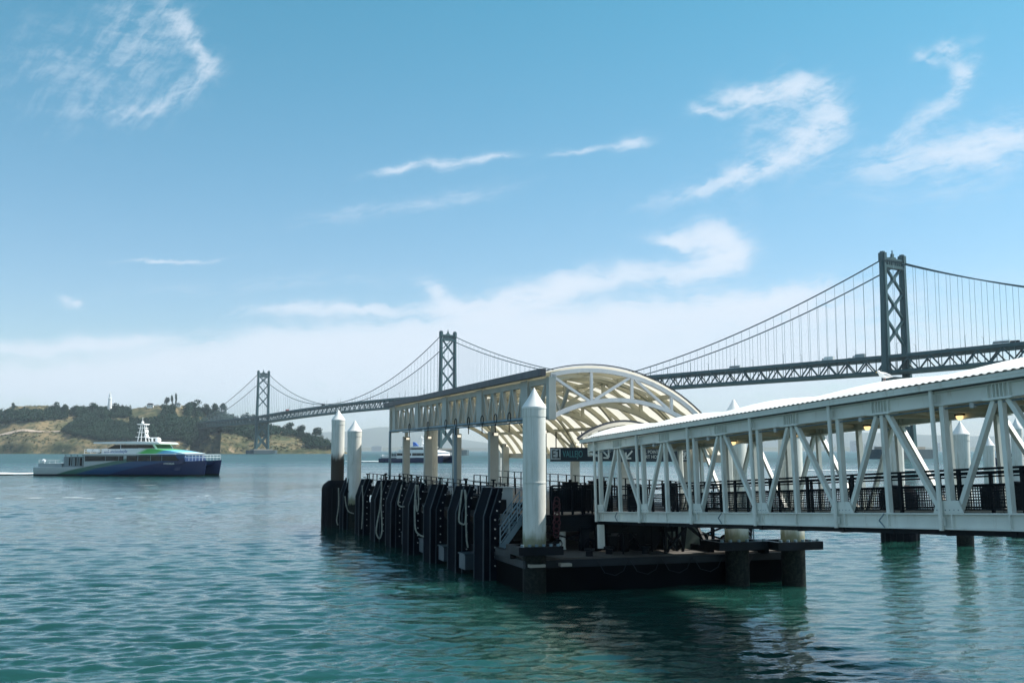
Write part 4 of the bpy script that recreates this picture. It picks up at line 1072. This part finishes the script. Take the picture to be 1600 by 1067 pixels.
# pipe run and hooks under the left chord
q = MB(); q.tube([(-.28, .1, 7.62), (-.28, CL-1, 7.62)], .07, 8); q.tube([(-.28, .1, 7.45), (-.28, CL-6, 7.45)], .045, 8); part(q, 'pipe_run', STB, can)
for y_ in [1.5, 5.5, 8, 10.6, 13.5, 16.5, 19, 24, 30]:
    q = MB(); q.tube([(-.34+.0, y_+.26*math.cos(a), 7.78+.26*math.sin(a)) for a in np.linspace(-.9, 4.2, 12)], .028, 6); q.tube([(-.34, y_, 7.5), (-.34, y_, 7.0)], .03, 6); part(q, 'pipe_hook', DARK, can)
for y_ in (16.6, 37.5): part(MB().tube([(-.3, y_, 1.5), (-.3, y_, 7.6)], .11, 10), 'downpipe', STB, can)
for row, X_ in ((0, .75), (1, 9.3)):
    for y_ in (3.6, 11.9, 20.2, 28.5, 36.0):
        q = MB(); z1 = 7.15 if row == 0 else 6.6
        q.box(X_-.27, X_+.27, y_-.2, y_+.2, 1.4, z1); q.box(X_-.36, X_+.36, y_-.3, y_+.3, 1.4, 1.5); q.box(X_-.12, X_+.12, y_-.12, y_+.12, z1, 7.56 if row == 0 else ztop(X_)-.3)
        c = part(q, 'column', FRAMEG, can)
        q = MB(); q.box(X_-.05, X_+.05, y_-.42, y_-.2, z1-.2, z1-.12); q.box(X_-.16, X_+.16, y_-.55, y_-.35, z1-.24, z1-.08); part(q, 'floodlight', DARK, c)
        q = MB(); q.box(X_-.13, X_+.13, y_-.575, y_-.553, z1-.26, z1-.10); part(q, 'lamp_glass', FLOOD, c)
for X_, y_ in ((3.0, 15), (6.5, 25)): pass

# ---- destination signs hung across the entrance
def sign(pxa, pxb, pya, pyb, y0, label):
    a = cfpix(pxa, pya, y0); b = cfpix(pxb, pyb, y0)
    t = thing('gate_sign', label, 'sign', cfw(a.x, y0, b.z), CA); w = b.x-a.x; h = a.z-b.z
    part(MB().box(0, w, 0, .16, 0, h), 'panel', SIGND, t)
    q = MB()
    for xx in (.3, w*.5, w-.3): q.tube([(xx, .08, h), (xx, .08, 6.95-b.z)], .03, 6)
    part(q, 'hanger', DARK, t); return t, w, h
t, w, h = sign(861, 958, 699, 720.5, 1.6, 'dark gate sign reading E1 VALLEJO with a white arrow')
part(MB().box(-.02, .5, -.03, -.003, .1, h-.06), 'number_panel', SIGNW, t)
RX = (math.pi/2, 0, 0)
text('E', .60, BLKT, t, (.02, -.04, .17), RX, sx=.74)
q = MB(); q.box(.345, .415, -.045, -.033, .17, .60); q.box(.265, .345, -.045, -.033, .50, .555); q.box(.265, .48, -.045, -.033, .17, .225); part(q, 'number_one', BLKT, t)
text('VALLEJO', .46, TEALT, t, (.62, -.01, .22), RX, sx=.62)
def arrow(par, x0, z0, s_, flip):
    f = -1 if flip else 1; q = MB()
    q.beam((x0, -.02, z0+s_), (x0+f*s_, -.02, z0), .02, .09, up=(0,1,0)) if False else None
    def seg(a, b, w_=.085):
        a = Vector(a); b = Vector(b); d = (b-a).normalized(); n = Vector((-d.z, 0, d.x))*w_/2
        vs = [a+n, a-n, b-n, b+n]; vs = vs+[v+Vector((0,.012,0)) for v in vs]
        q.add(vs, [(0,1,2,3),(7,6,5,4),(0,1,5,4),(1,2,6,5),(2,3,7,6),(3,0,4,7)])
    seg((x0, -.03, z0+s_), (x0+f*s_, -.03, z0)); seg((x0+f*s_, -.031, z0-.03), (x0+f*s_*.2, -.031, z0-.02)); seg((x0+f*s_*1.02, -.032, z0), (x0+f*s_*1.02, -.032, z0+s_*.8))
    part(q, 'arrow', WHT, par)
arrow(t, w-.62, .2, .36, False)
t, w, h = sign(966, 1075, 699, 721, 1.6, 'dark gate sign with a white arrow and small white lettering, ending in E2')
part(MB().box(w-.5, w+.02, -.03, -.003, .1, h-.06), 'number_panel', SIGNW, t)
text('E2', .62, BLKT, t, (w-.49, -.04, .16), RX, sx=.78)
text('ALL POINTS\nPORT HOP', .25, WHT, t, (1.25, -.01, .42), RX, sx=.85)
arrow(t, .78, .2, .36, True)
q = MB(); q.box(0, .62, 0, .3, 0, .5); 
t = thing('junction_box', 'pale square box between the two dark gate signs', 'box', cfw(cfpix(959, 712, 1.7).x+.02, 1.7, cfpix(959, 719, 1.7).z), CA); part(MB().box(0, .22, 0, .3, 0, .28), 'lower_box', FRAMEG, t); part(MB().box(0, .22, 0, .3, .30, .56), 'upper_box', FRAMEG, t)

# ================================================================== GANGWAY
G0 = atY(938, 814, 47); dkx, dky = 49.38/1600*47, -.08596*47
G5 = atY(1475, 827, 47*(1-.4298)); dz_ = (G5.z-G0.z)/5
gd = Vector((dkx, dky, dz_)); S = gd.length
gx = gd.normalized(); gy = Vector((0,0,1)).cross(gx).normalized(); gz = gx.cross(gy)
M = Matrix((gx, gy, gz)).transposed()
gang = thing('covered_gangway', 'long pale steel truss gangway with a corrugated white roof sloping to the dock', 'gangway', G0, rot=M.to_euler())
GW = 4.1; NB = 8; TH_ = 3.56; LEN = S*NB
def chord(y_, tag_):
    q = MB(); q.box(-.25, LEN, y_-.03, y_+.03, .04, .38); q.box(-.25, LEN, y_-.12, y_+.12, 0, .038); q.box(-.25, LEN, y_-.12, y_+.12, .382, .42)
    for k in range(NB*2+1): 
        for dx_ in ((0,) if k % 2 else (-.15, .28)): q.box(k*S/2+dx_-.02, k*S/2+dx_+.02, y_-.11, y_+.11, .04, .38)
    part(q, 'bottom_chord', WHITE, gang)
    q = MB(); z0 = TH_-.38
    q.box(-.9, LEN, y_-.03, y_+.03, z0+.03, TH_-.03); q.box(-.9, LEN, y_-.12, y_+.12, z0, z0+.03); q.box(-.9, LEN, y_-.12, y_+.12, TH_-.03, TH_)
    for k in range(NB):
        c = (k+.5)*S
        for dx_ in (-.34, -.17, -.06, .06, .17, .34): q.box(c+dx_-.015, c+dx_+.015, y_-.11, y_+.11, z0+.03, TH_-.03)
        q.box(c-.45, c+.45, y_-.17, y_+.17, z0-.03, z0-.003)
    part(q, 'top_chord', WHITE, gang)
chord(0, 0); chord(GW, 1)
for y_ in (0, GW):
    f = -1 if y_ == 0 else 1
    for k in range(NB+1):
        q = MB(); q.tube([(k*S, y_+f*.2, -.02), (k*S, y_+f*.2, TH_+.12)], .062, 10); q.box(k*S-.05, k*S+.05, y_+(f*.2 if f < 0 else .1), y_+(-.1 if f < 0 else f*.2), TH_-.3, TH_-.1); q.box(k*S-.05, k*S+.05, y_+(f*.2 if f < 0 else .1), y_+(-.1 if f < 0 else f*.2), .1, .3); part(q, 'roof_post', WHITE, gang)
        q = MB(); q.box(k*S+.12, k*S+.27, y_-.08, y_+.08, .42, TH_-.385); part(q, 'post', WHITE, gang)
        if k < NB:
            c = (k+.5)*S; q = MB(); q.box(c-.065, c+.065, y_-.07, y_+.07, .42, TH_-.415); part(q, 'mid_post', WHITE, gang)
            q = MB(); q.beam((k*S+.45, y_, .42), (c-.22, y_, TH_-.41), .125, .14, up=(0,1,0)); part(q, 'diagonal', WHITE, gang)
            q = MB(); q.beam(((k+1)*S-.12, y_, .42), (c+.22, y_, TH_-.41), .125, .14, up=(0,1,0)); part(q, 'diagonal', WHITE, gang)
    for k in range(NB): 
        if k % 2 == 0:
            q = MB(); c = (k+.5)*S-.1; yy = y_+f*.128
            q.beam((c-.22, yy, .21), (c, yy, .40), .02, .035, up=(0,1,0)); q.beam((c-.22, yy, .21), (c, yy, .02), .02, .035, up=(0,1,0))
            part(q, 'jacking_bracket', STB, gang)
for k in range(NB+1):     # bolted gusset plates on the near face, dark conduit with boxes
    q = MB(); q.extr([(k*S-.34, .425), (k*S+.72, .425), (k*S+.56, .74), (k*S-.20, .74)], -.118, -.103)
    g_ = part(q, 'gusset_plate', WHITE, gang)
    q = MB()
    for bx in range(6): q.tube([(k*S-.2+bx*.15, -.118, .50), (k*S-.2+bx*.15, -.132, .50)], .014, 6)
    part(q, 'bolt_row', STB, g_)
q = MB(); q.tube([(-.2, -.02, TH_-.46), (LEN, -.02, TH_-.46)], .022, 6); part(q, 'conduit', STB, gang)
for k in range(NB):
    q = MB(); q.box((k+.27)*S, (k+.27)*S+.14, -.06, .03, TH_-.53, TH_-.40); part(q, 'conduit_box', GREYP, gang)
# floor, underside
q = MB(); q.box(-.3, LEN, .16, GW-.16, .25, .33); part(q, 'floor', paint('dark_floor_grating', (.05,.055,.055), .8), gang)
q = MB(); q.box(-.3, LEN, .02, GW-.02, -.14, -.02)
for k in range(NB*2+1): q.box(k*S/2-.08, k*S/2+.08, .0, GW, -.16, .02)
part(q, 'underfloor_beam', DARK, gang)
# railings inside
for y_ in (.42, GW-.42):
    for k in range(NB):
        a = k*S+.02; b = (k+1)*S-.02; q = MB()
        for c in (a+.06, (a+b)/2): q.box(c-.05, c+.05, y_-.035, y_+.035, .33, 1.52)
        for z in (1.52, 1.40, 1.12, .50): q.tube([(a-.03, y_, z), (b+.03, y_, z)], .027 if z < 1.5 else .034, 6)
        ob = part(q, 'railing', DARK, gang)
        s_ = MB(); n = int(S/.09)
        for j in range(n): xx = a+(b-a)*(j+.5)/n; s_.box(xx-.010, xx+.010, y_-.006, y_+.006, .50, 1.12)
        for j in range(1, 8): z = .50+j*.62/8; s_.box(a, b, y_-.0095, y_-.0065, z-.010, z+.010)
        part(s_, 'mesh_panel', DARK, ob)
    q = MB(); q.box(-2.4, -.05, y_-.03, y_+.03, 1.44, 1.5); part(q, 'handrail', DARK, gang)
# roof
Z0 = TH_+.03
q = MB(); 
for y_ in (-.36, GW+.22): q.box(-1.3, LEN, y_, y_+.14, Z0+.0, Z0+.17)
part(q, 'fascia', WHITE, gang)
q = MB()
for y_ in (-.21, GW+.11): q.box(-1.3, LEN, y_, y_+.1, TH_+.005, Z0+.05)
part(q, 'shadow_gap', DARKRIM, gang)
ya, yb = -.42, GW+.42
def rz(xx, f): 
    rise = .49+.10*math.exp(-((xx+.5)/2.2)**2)+.07*math.sin(2*math.pi*xx/(S*1.35)+1.0)*min(1, max(0, xx/3))
    return Z0+.19+rise*math.sin(math.pi*f)**.85
vs = []; fs = []; nxr = int((LEN+.55)/.0625); nyr = 16
for i in range(nxr+1):
    xx = -.55+(LEN+.55)*i/nxr; cor = .012*(1 if i % 4 in (0, 1) else -1)
    for j in range(nyr+1):
        f = j/nyr; vs.append((xx, ya+(yb-ya)*f, rz(xx, f)+cor))
for i in range(nxr):
    for j in range(nyr): k = i*(nyr+1)+j; fs.append((k, k+1, k+nyr+2, k+nyr+1))
part(MB().add(vs, fs), 'corrugated_roof', ROOFW, gang)
vs = [(v[0], v[1]*.98+.04, v[2]-.12) for i in range(0, nxr+1, 4) for v in vs[i*(nyr+1):(i+1)*(nyr+1)]]
nn = len(vs)//(nyr+1); fs = [(i*(nyr+1)+j, (i+1)*(nyr+1)+j, (i+1)*(nyr+1)+j+1, i*(nyr+1)+j+1) for i in range(nn-1) for j in range(nyr)]
part(MB().add(vs, fs), 'roof_lining', CREAM, gang)
def hood(f): return Z0+.17+.86*math.sin(math.pi*f)**.8
vs = []; fs = []
for i in range(17):
    f = i/16; vs += [(-1.3, ya+(yb-ya)*f, hood(f)), (-.45, ya+(yb-ya)*f, rz(-.5, f)+.06)]
for i in range(16): fs.append((2*i, 2*i+1, 2*i+3, 2*i+2))
part(MB().add(vs, fs), 'hood_lining', paint('hood_lining_paint', (.42,.40,.34), .6), gang)
q = MB()
for i in range(16):
    a, b = i/16, (i+1)/16; q.beam((-1.34, ya+(yb-ya)*a, hood(a)+.02), (-1.34, ya+(yb-ya)*b, hood(b)+.02), .10, .15)
part(q, 'roof_end_rim', DARKRIM, gang)
for k in range(NB*2+1):
    xx = k*S/2; q = MB(); q.box(xx-.06, xx+.06, .1, GW-.1, TH_-.30, TH_-.12)
    q.beam((xx, .15, TH_-.3), (xx+.0, .7, TH_-.05), .08, .06); part(q, 'roof_crossbeam', RIB, gang)
    if k < NB*2:
        q = MB(); a, b = (.12, GW-.12) if k % 2 else (GW-.12, .12); q.beam((xx+.08, a, TH_-.22), (xx+S/2-.08, b, TH_-.22), .08, .08); part(q, 'roof_brace', RIB, gang)
# amber lamps on the far chord
lamp = None
for xx in (S*k+.9 for k in range(1, NB)):
    if lamp is None:
        lamp = part(MB().box(-.17, .17, -.10, .0, -.02, .04), 'wall_lamp', DARK, gang)
        q = MB(); q.lathe([(.11,-.02),(.10,-.09),(.06,-.14),(.01,-.155)], 0, -.06, 14); q.f = q.f; part(q, 'lamp_glass', AMBER, lamp); lm = lamp
    else:
        lm = lamp.copy(); COL.objects.link(lm); g_ = lamp.children[0].copy(); COL.objects.link(g_); g_.parent = lm
    lm.location = (xx, GW-.13, TH_-.55+.28)
# landing legs at the low end, shore support at the high end
q = MB(); q.box(-.05, .2, -.15, .1, -1.2, -.15); part(q, 'landing_leg', WHITE, gang)
q = MB(); q.box(-.25, .05, .3, GW-.3, -.55, -.15); part(q, 'hinge_beam', DARK, gang)
q = MB(); q.beam((-.95, 0, TH_-.45), (0, 0, TH_-.62), .08, .1); q.box(-.95, -.9, -.1, .1, TH_-.6, TH_); part(q, 'roof_bracket', WHITE, gang)
SP = G0+gd*NB
t = thing('shore_pier', 'concrete pier block holding the shore end of the gangway', 'pier', (SP.x+3, SP.y-3, 0), math.atan2(gx.y, gx.x))
part(MB().box(0, 8, -3, 6, 2.6, SP.z-.3), 'pier_deck', CONC, t)
for a in (1, 7):
    for b in (-2, 5): part(MB().lathe([(.5,-3),(.5,2.6)], a, b, 16), 'pier_pile', CONC, t)

# gull on the roof
kx = 4.72*S; gp = gang.matrix_basis @ Vector((0,0,0))
bpy.context.view_layer.update()
P = gang.matrix_world @ Vector((4.03*S, GW*.45, rz(4.03*S, .45)+.03))
t = thing('gull', 'white gull with folded wings and head tucked down, standing on the white gangway roof', 'bird', P, R(200)); t.scale = (1.1,1.1,1.1)
bd = MB(); 
for xx, zz, r_ in (): pass
bd.tube([(-.23,0,.17),(-.15,0,.18),(-.05,0,.19),(.05,0,.20),(.12,0,.22),(.17,0,.26),(.20,0,.29),(.235,0,.285),(.25,0,.275)], [.015,.05,.078,.082,.068,.042,.040,.030,.012], 12)
part(bd, 'body', BWHITE, t)
part(MB().tube([(.25,0,.277),(.31,0,.262)], [.012,.003], 6), 'beak', simple('yellow_beak', (.6,.4,.08)), t)
for s_ in (-1, 1):
    w_ = MB(); w_.tube([(.09,s_*.055,.22),(0,s_*.078,.21),(-.12,s_*.07,.185),(-.27,s_*.03,.15)], [.02,.045,.035,.006], 8); part(w_, 'wing', paint('pale_grey_feathers', (.55,.56,.58), .7), t)
    part(MB().tube([(.0,s_*.03,.14),(.01,s_*.03,.0),(.05,s_*.03,-.01)], .008, 5), 'leg', simple('pink_leg', (.5,.3,.25)), t)
    part(MB().ball((.215,s_*.033,.298), .007, 6), 'eye', BLKT, t)

# ================================================================== FERRIES
def livery():
    m = bpy.data.materials.new('ferry_livery'); m.use_nodes = True; t = m.node_tree; y = NX(t); b = t.nodes['Principled BSDF']
    c = y.n('ShaderNodeTexCoord'); X_, Y_, Z_ = y.sep(c.outputs['Object'])
    q = y.m('SUBTRACT', X_, y.m('MULTIPLY', Z_, 4.2))
    q = y.m('ADD', q, y.m('MULTIPLY', y.m('SINE', y.m('MULTIPLY', Z_, 1.1)), 1.2))
    r_ = y.n('ShaderNodeValToRGB'); y.put(r_.inputs[0], y.m('DIVIDE', y.m('ADD', q, 30.0), 50.0)); r_.color_ramp.interpolation = 'LINEAR'
    e = r_.color_ramp.elements
    while len(e) > 1: e.remove(e[-1])
    def P_(v): return (v+30)/50
    e[0].position = 0; e[0].color = (.42, .47, .48, 1)
    for v, col in ((-17, (.42,.47,.48)), (-16, (.06,.16,.12)), (-12, (.05,.14,.13)), (-11.3, (.012,.07,.17)), (-3.5, (.008,.055,.16)), (-2.5, (.008,.022,.09))):
        n = e.new(P_(v)); n.color = col+(1,)
    col = y.mix(y.ss(Z_, .45, .35), r_.outputs[0], (.004, .008, .015, 1))
    y.put(b.inputs['Base Color'], col); b.inputs['Roughness'].default_value = .3; return m
LIV = livery()
def sweep_mat():
    m = bpy.data.materials.new('ferry_bow_roof_paint'); m.use_nodes = True; t = m.node_tree; y = NX(t); b = t.nodes['Principled BSDF']
    c = y.n('ShaderNodeTexCoord'); X_, Y_, Z_ = y.sep(c.outputs['Object'])
    q = y.m('SUBTRACT', X_, y.m('MULTIPLY', y.m('SUBTRACT', Z_, 5.6), 2.0))
    r_ = y.n('ShaderNodeValToRGB'); y.put(r_.inputs[0], y.m('DIVIDE', y.m('ADD', q, 10.0), 30.0)); e = r_.color_ramp.elements
    while len(e) > 1: e.remove(e[-1])
    e[0].position = 0; e[0].color = (.8, .82, .8, 1)
    for v, col in ((4.6, (.8,.82,.8)), (6, (.10,.50,.10)), (9.6, (.12,.52,.16)), (11, (.14,.45,.72)), (14.0, (.22,.56,.78)), (16, (.6,.75,.8))):
        n = e.new((v+10)/30); n.color = col+(1,)
    y.put(b.inputs['Base Color'], r_.outputs[0]); b.inputs['Roughness'].default_value = .35; return m
SWEEP = sweep_mat()
def demihull(mb, yc, hw, Lb=-21.5, Lf=21.6, zb=(2.0, 3.75)):
    st = [(-21.5,.92),(-18,1),(-8,1),(4,.98),(12,.85),(17,.55),(20,.25),(21.6,.05)]; vs = []; fs = []
    for (xx, wf) in st:
        f = (xx+21.5)/43.1; zt = zb[0]+(zb[1]-zb[0])*max(0, (f-.42)/.58)**1.0
        rk = .0 if xx < 18 else (xx-18)*.0
        vs += [(xx-(.9 if xx > 21 else 0), yc-hw*wf*.55, -1), (xx-(.5 if xx > 21 else 0), yc-hw*wf, .4), (xx, yc-hw*min(1, wf*1.15), zt), (xx, yc+hw*min(1, wf*1.15), zt), (xx-(.5 if xx > 21 else 0), yc+hw*wf, .4), (xx-(.9 if xx > 21 else 0), yc+hw*wf*.55, -1)]
    for i in range(len(st)-1):
        for k in range(6): fs.append((i*6+k, i*6+(k+1) % 6, (i+1)*6+(k+1) % 6, (i+1)*6+k))
    fs.append((0,1,2,3,4,5)); m = len(vs); fs.append(tuple(range(m-6, m))); mb.add(vs, fs)
def ferry(loc, rz_, label, full=True, fin=False):
    t = thing('passenger_ferry', label, 'ferry', loc, rz_, 'high-speed ferries on the bay')
    hm = LIV if full else NAVY; wm = BWHITE
    q = MB(); demihull(q, -4.4, 1.6); hp = part(q, 'hull', hm, t)
    q = MB(); demihull(q, 4.4, 1.6); part(q, 'hull', hm, t)
    q = MB(); q.box(-20, 15.5, -5.6, 5.6, 1.3, 2.1); q.extr([(15.5,1.6),(19.5,2.6),(20.2,3.6),(15.5,3.4)], -4.4, 4.4); part(q, 'bridging_deck', hm, t)
    # main deck cabin
    side = [(-8.7,2.05),(16.0,2.9),(16.9,3.5),(16.4,5.15),(-8.7,5.15)]
    cab = part(MB().extr(side, -5.9, 5.9), 'main_cabin', hm if full else wm, t)
    for xa, xb, z0, z1 in ((-8.4,1.4,3.5,4.75),(2.2,15.6,3.5,4.8)):
        for s_ in (-1, 1): part(MB().extr([(xa,z0),(xb-(0 if xb < 3 else .2),z0+.15),(xb-(0 if xb < 3 else 1.2),z1),(xa,z1)], s_*5.96-.02, s_*5.96+.02), 'window_band', GLASS, cab)
    m2 = MB()
    for xx in (-3.2, .2, 5.0, 8.2, 11.0): m2.box(xx, xx+.09, -6.0, -5.985, 3.6, 4.9)
    part(m2, 'window_mullion', BGREY, cab)
    part(MB().box(-8.9, 14.5, -6.1, 6.1, 5.15, 5.3), 'upper_deck_floor', wm, t)
    # upper deck
    up = part(MB().extr([(-5.0,5.3),(9.6,5.3),(8.8,6.7),(8.2,7.5),(-1.5,7.5),(-3.2,6.6),(-5.0,6.4)], -4.6, 4.6), 'upper_cabin', wm, t)
    for s_ in (-1, 1):
        part(MB().extr([(-3.6,6.45),(-.2,6.45),(-.2,7.42),(-1.6,7.42)], s_*4.66-.02, s_*4.66+.02), 'window_band', GLASS, up)
        part(MB().extr([(.0,6.55),(8.6,6.6),(7.9,7.42),(.0,7.42)], s_*4.66-.02, s_*4.66+.02), 'window_band', GLASS, up)
    part(MB().extr([(8.95,6.62),(9.0,6.62),(8.3,7.45),(8.25,7.45)], -4, 4), 'windscreen', GLASS, up)
    part(MB().extr([(-7.0,7.7),(9.6,7.55),(10.2,7.65),(9.4,8.05),(3,8.25),(-6.8,8.05)], -5.0, 5.0), 'top_roof', wm, t)
    # sweeping bow roof
    part(MB().extr([(2.6,6.2),(5,6.55),(9,6.4),(13,5.9),(16.9,5.2),(16.4,5.1),(12,5.2),(7.5,5.32),(3.2,5.55),(7.0,5.75),(3.4,6.0)] if False else [(2.4,6.15),(5,6.6),(9,6.4),(13,5.95),(17.0,5.25),(16.4,5.05),(9,5.25),(2.0,5.35)], -5.75, 5.75), 'bow_roof', SWEEP if full else wm, t)
    # aft deck: canopy posts, rails, boxes
    q = MB()
    for xx in (-13.6, -12.2, -10.6, -9.2):
        for s_ in (-1, 1): q.box(xx, xx+.16, s_*5.6-.08, s_*5.6+.08, 2.1, 5.0)
    q.box(-13.9, -8.9, -5.8, 5.8, 5.0, 5.15); part(q, 'aft_canopy', BGREY, t)
    part(MB().box(-14.6, -9.6, -4.6, 4.6, 2.1, 4.6), 'aft_house', BGREY, t)
    for xx in (-13.2, -11.6, -10.4): part(MB().box(xx, xx+.8, -4.66, -4.6, 2.4, 4.3), 'aft_door', GLASS, t)
    q = MB(); q.box(-20.6, -14.6, -5.4, 5.4, 2.1, 3.0); part(q, 'engine_casing', BGREY, t)
    q = MB()
    for s_ in (-1, 1):
        for z in (3.4, 3.8): q.tube([(-20.4, s_*5.5, z), (-14.6, s_*5.5, z)], .05, 5)
        for k in range(5): q.beam((-20.4+k*1.4, s_*5.5, 2.9), (-20.4+k*1.4, s_*5.5, 3.8), .06, .06)
        for z in (5.9, 6.3): q.tube([(-8.6, s_*5.9, z), (-2, s_*5.9, z)], .05, 5)
        for k in range(5): q.beam((-8.6+k*1.6, s_*5.9, 5.3), (-8.6+k*1.6, s_*5.9, 6.3), .06, .06)
    part(q, 'aft_rail', wm, t)
    q = MB()
    for s_ in (-1, 1):
        for z in (4.4, 5.0): q.tube([(16.6, s_*5.2, z), (20.9, s_*4.9, z)], .045, 5)
        for k in range(6): q.beam((16.6+k*.86, s_*5.2, 3.6), (16.6+k*.86, s_*5.2, 5.0), .07, .07)
    for z in (4.4, 5.0): q.tube([(20.9, -4.9, z), (20.9, 4.9, z)], .045, 5)
    part(q, 'bow_rail', wm, t)
    for xx in (-8.3, -6.6): 
        q = MB(); q.tube([(xx, -5.0, 6.0), (xx+1.3, -5.0, 6.0)], .45, 10); part(q, 'life_raft', wm, t)
    part(MB().ball((-19.4, -5.2, 3.5), .5, 10), 'life_raft', wm, t)
    q = MB()
    for (a, b) in ((2.2, 2.7), (4.4, 3.6)):
        for s_ in (-1, 1): q.beam((a, s_*.9, 8.1), (b, s_*.4, 12.2), .16, .16)
    for z, l in ((9.3, 1.6), (10.4, 1.2), (11.5, 1.0), (12.3, 1.2)): q.box(3.2-l, 3.2+l*.8, -.9, .9, z, z+.12)
    q.box(2.2, 4.0, -1.6, 1.6, 12.4, 12.55); q.beam((2.9,0,12.5),(2.9,0,14.2),.08,.08); q.box(4.4,6.8,-.3,.3,9.0,9.25); q.box(5.4,5.7,-.2,.2,8.1,9.0)
    part(q, 'mast', wm, t)
    for c_, r_ in (((4.3,-.6,9.6),.5),((3.8,.5,10.8),.42),((7.8,-1.5,8.55),.7),((2.9,0,12.9),.35)): part(MB().ball(c_, r_, 12), 'radar_dome', wm, t)
    if full:
        text('sanfranciscobayferry', .95, paint('blue_lettering', (.03,.10,.30), .5), t, (-4.4, -4.63, 5.55), (math.pi/2, 0, 0), name='hull_lettering', sx=.9, ext=.01)
        text('HYDRUS', .62, WHT, t, (11.6, -6.05, 2.75), (math.pi/2, 0, 0), name='ship_name', sx=1.1, ext=.02)
    if fin:
        part(MB().extr([(-2.5,8.2),(1.2,8.2),(-1.2,10.2),(-2.8,10.4)], -.4, .4), 'blue_fin', paint('blue_fin_paint', (.03,.12,.42), .4), t)
        part(MB().box(-19, 14, -6.12, -5.98, 2.6, 3.15), 'white_band', wm, t)
    return t
P = atZ(195, 743, 0)
ferry((P.x, P.y+3, 0), R(-7), 'blue, green and white catamaran ferry heading right in front of the island')
ferry((atZ(667, 721.5, 0).x-2, 520, 0), R(-38), 'navy and white ferry with a blue fin, seen behind the canopy columns', False, True)
ferry((atY(1600, 715, 410).x+8, 410, 0), R(180-50), 'white ferry at the right edge of the picture beyond the gangway', False, False)

# ================================================================== HAZE
hz = MB().box(-24000, 24000, -600, 20500, -6, 620)
m = bpy.data.materials.new('haze_air'); m.use_nodes = True; t_ = m.node_tree; t_.nodes.clear()
pv = t_.nodes.new('ShaderNodeVolumePrincipled'); pv.inputs['Color'].default_value = (.72, .87, 1, 1); pv.inputs['Density'].default_value = 5.5e-5; pv.inputs['Anisotropy'].default_value = 0.0
om = t_.nodes.new('ShaderNodeOutputMaterial'); t_.links.new(pv.outputs[0], om.inputs['Volume'])
tag(hz.build('haze', m, smooth=False), kind='stuff')
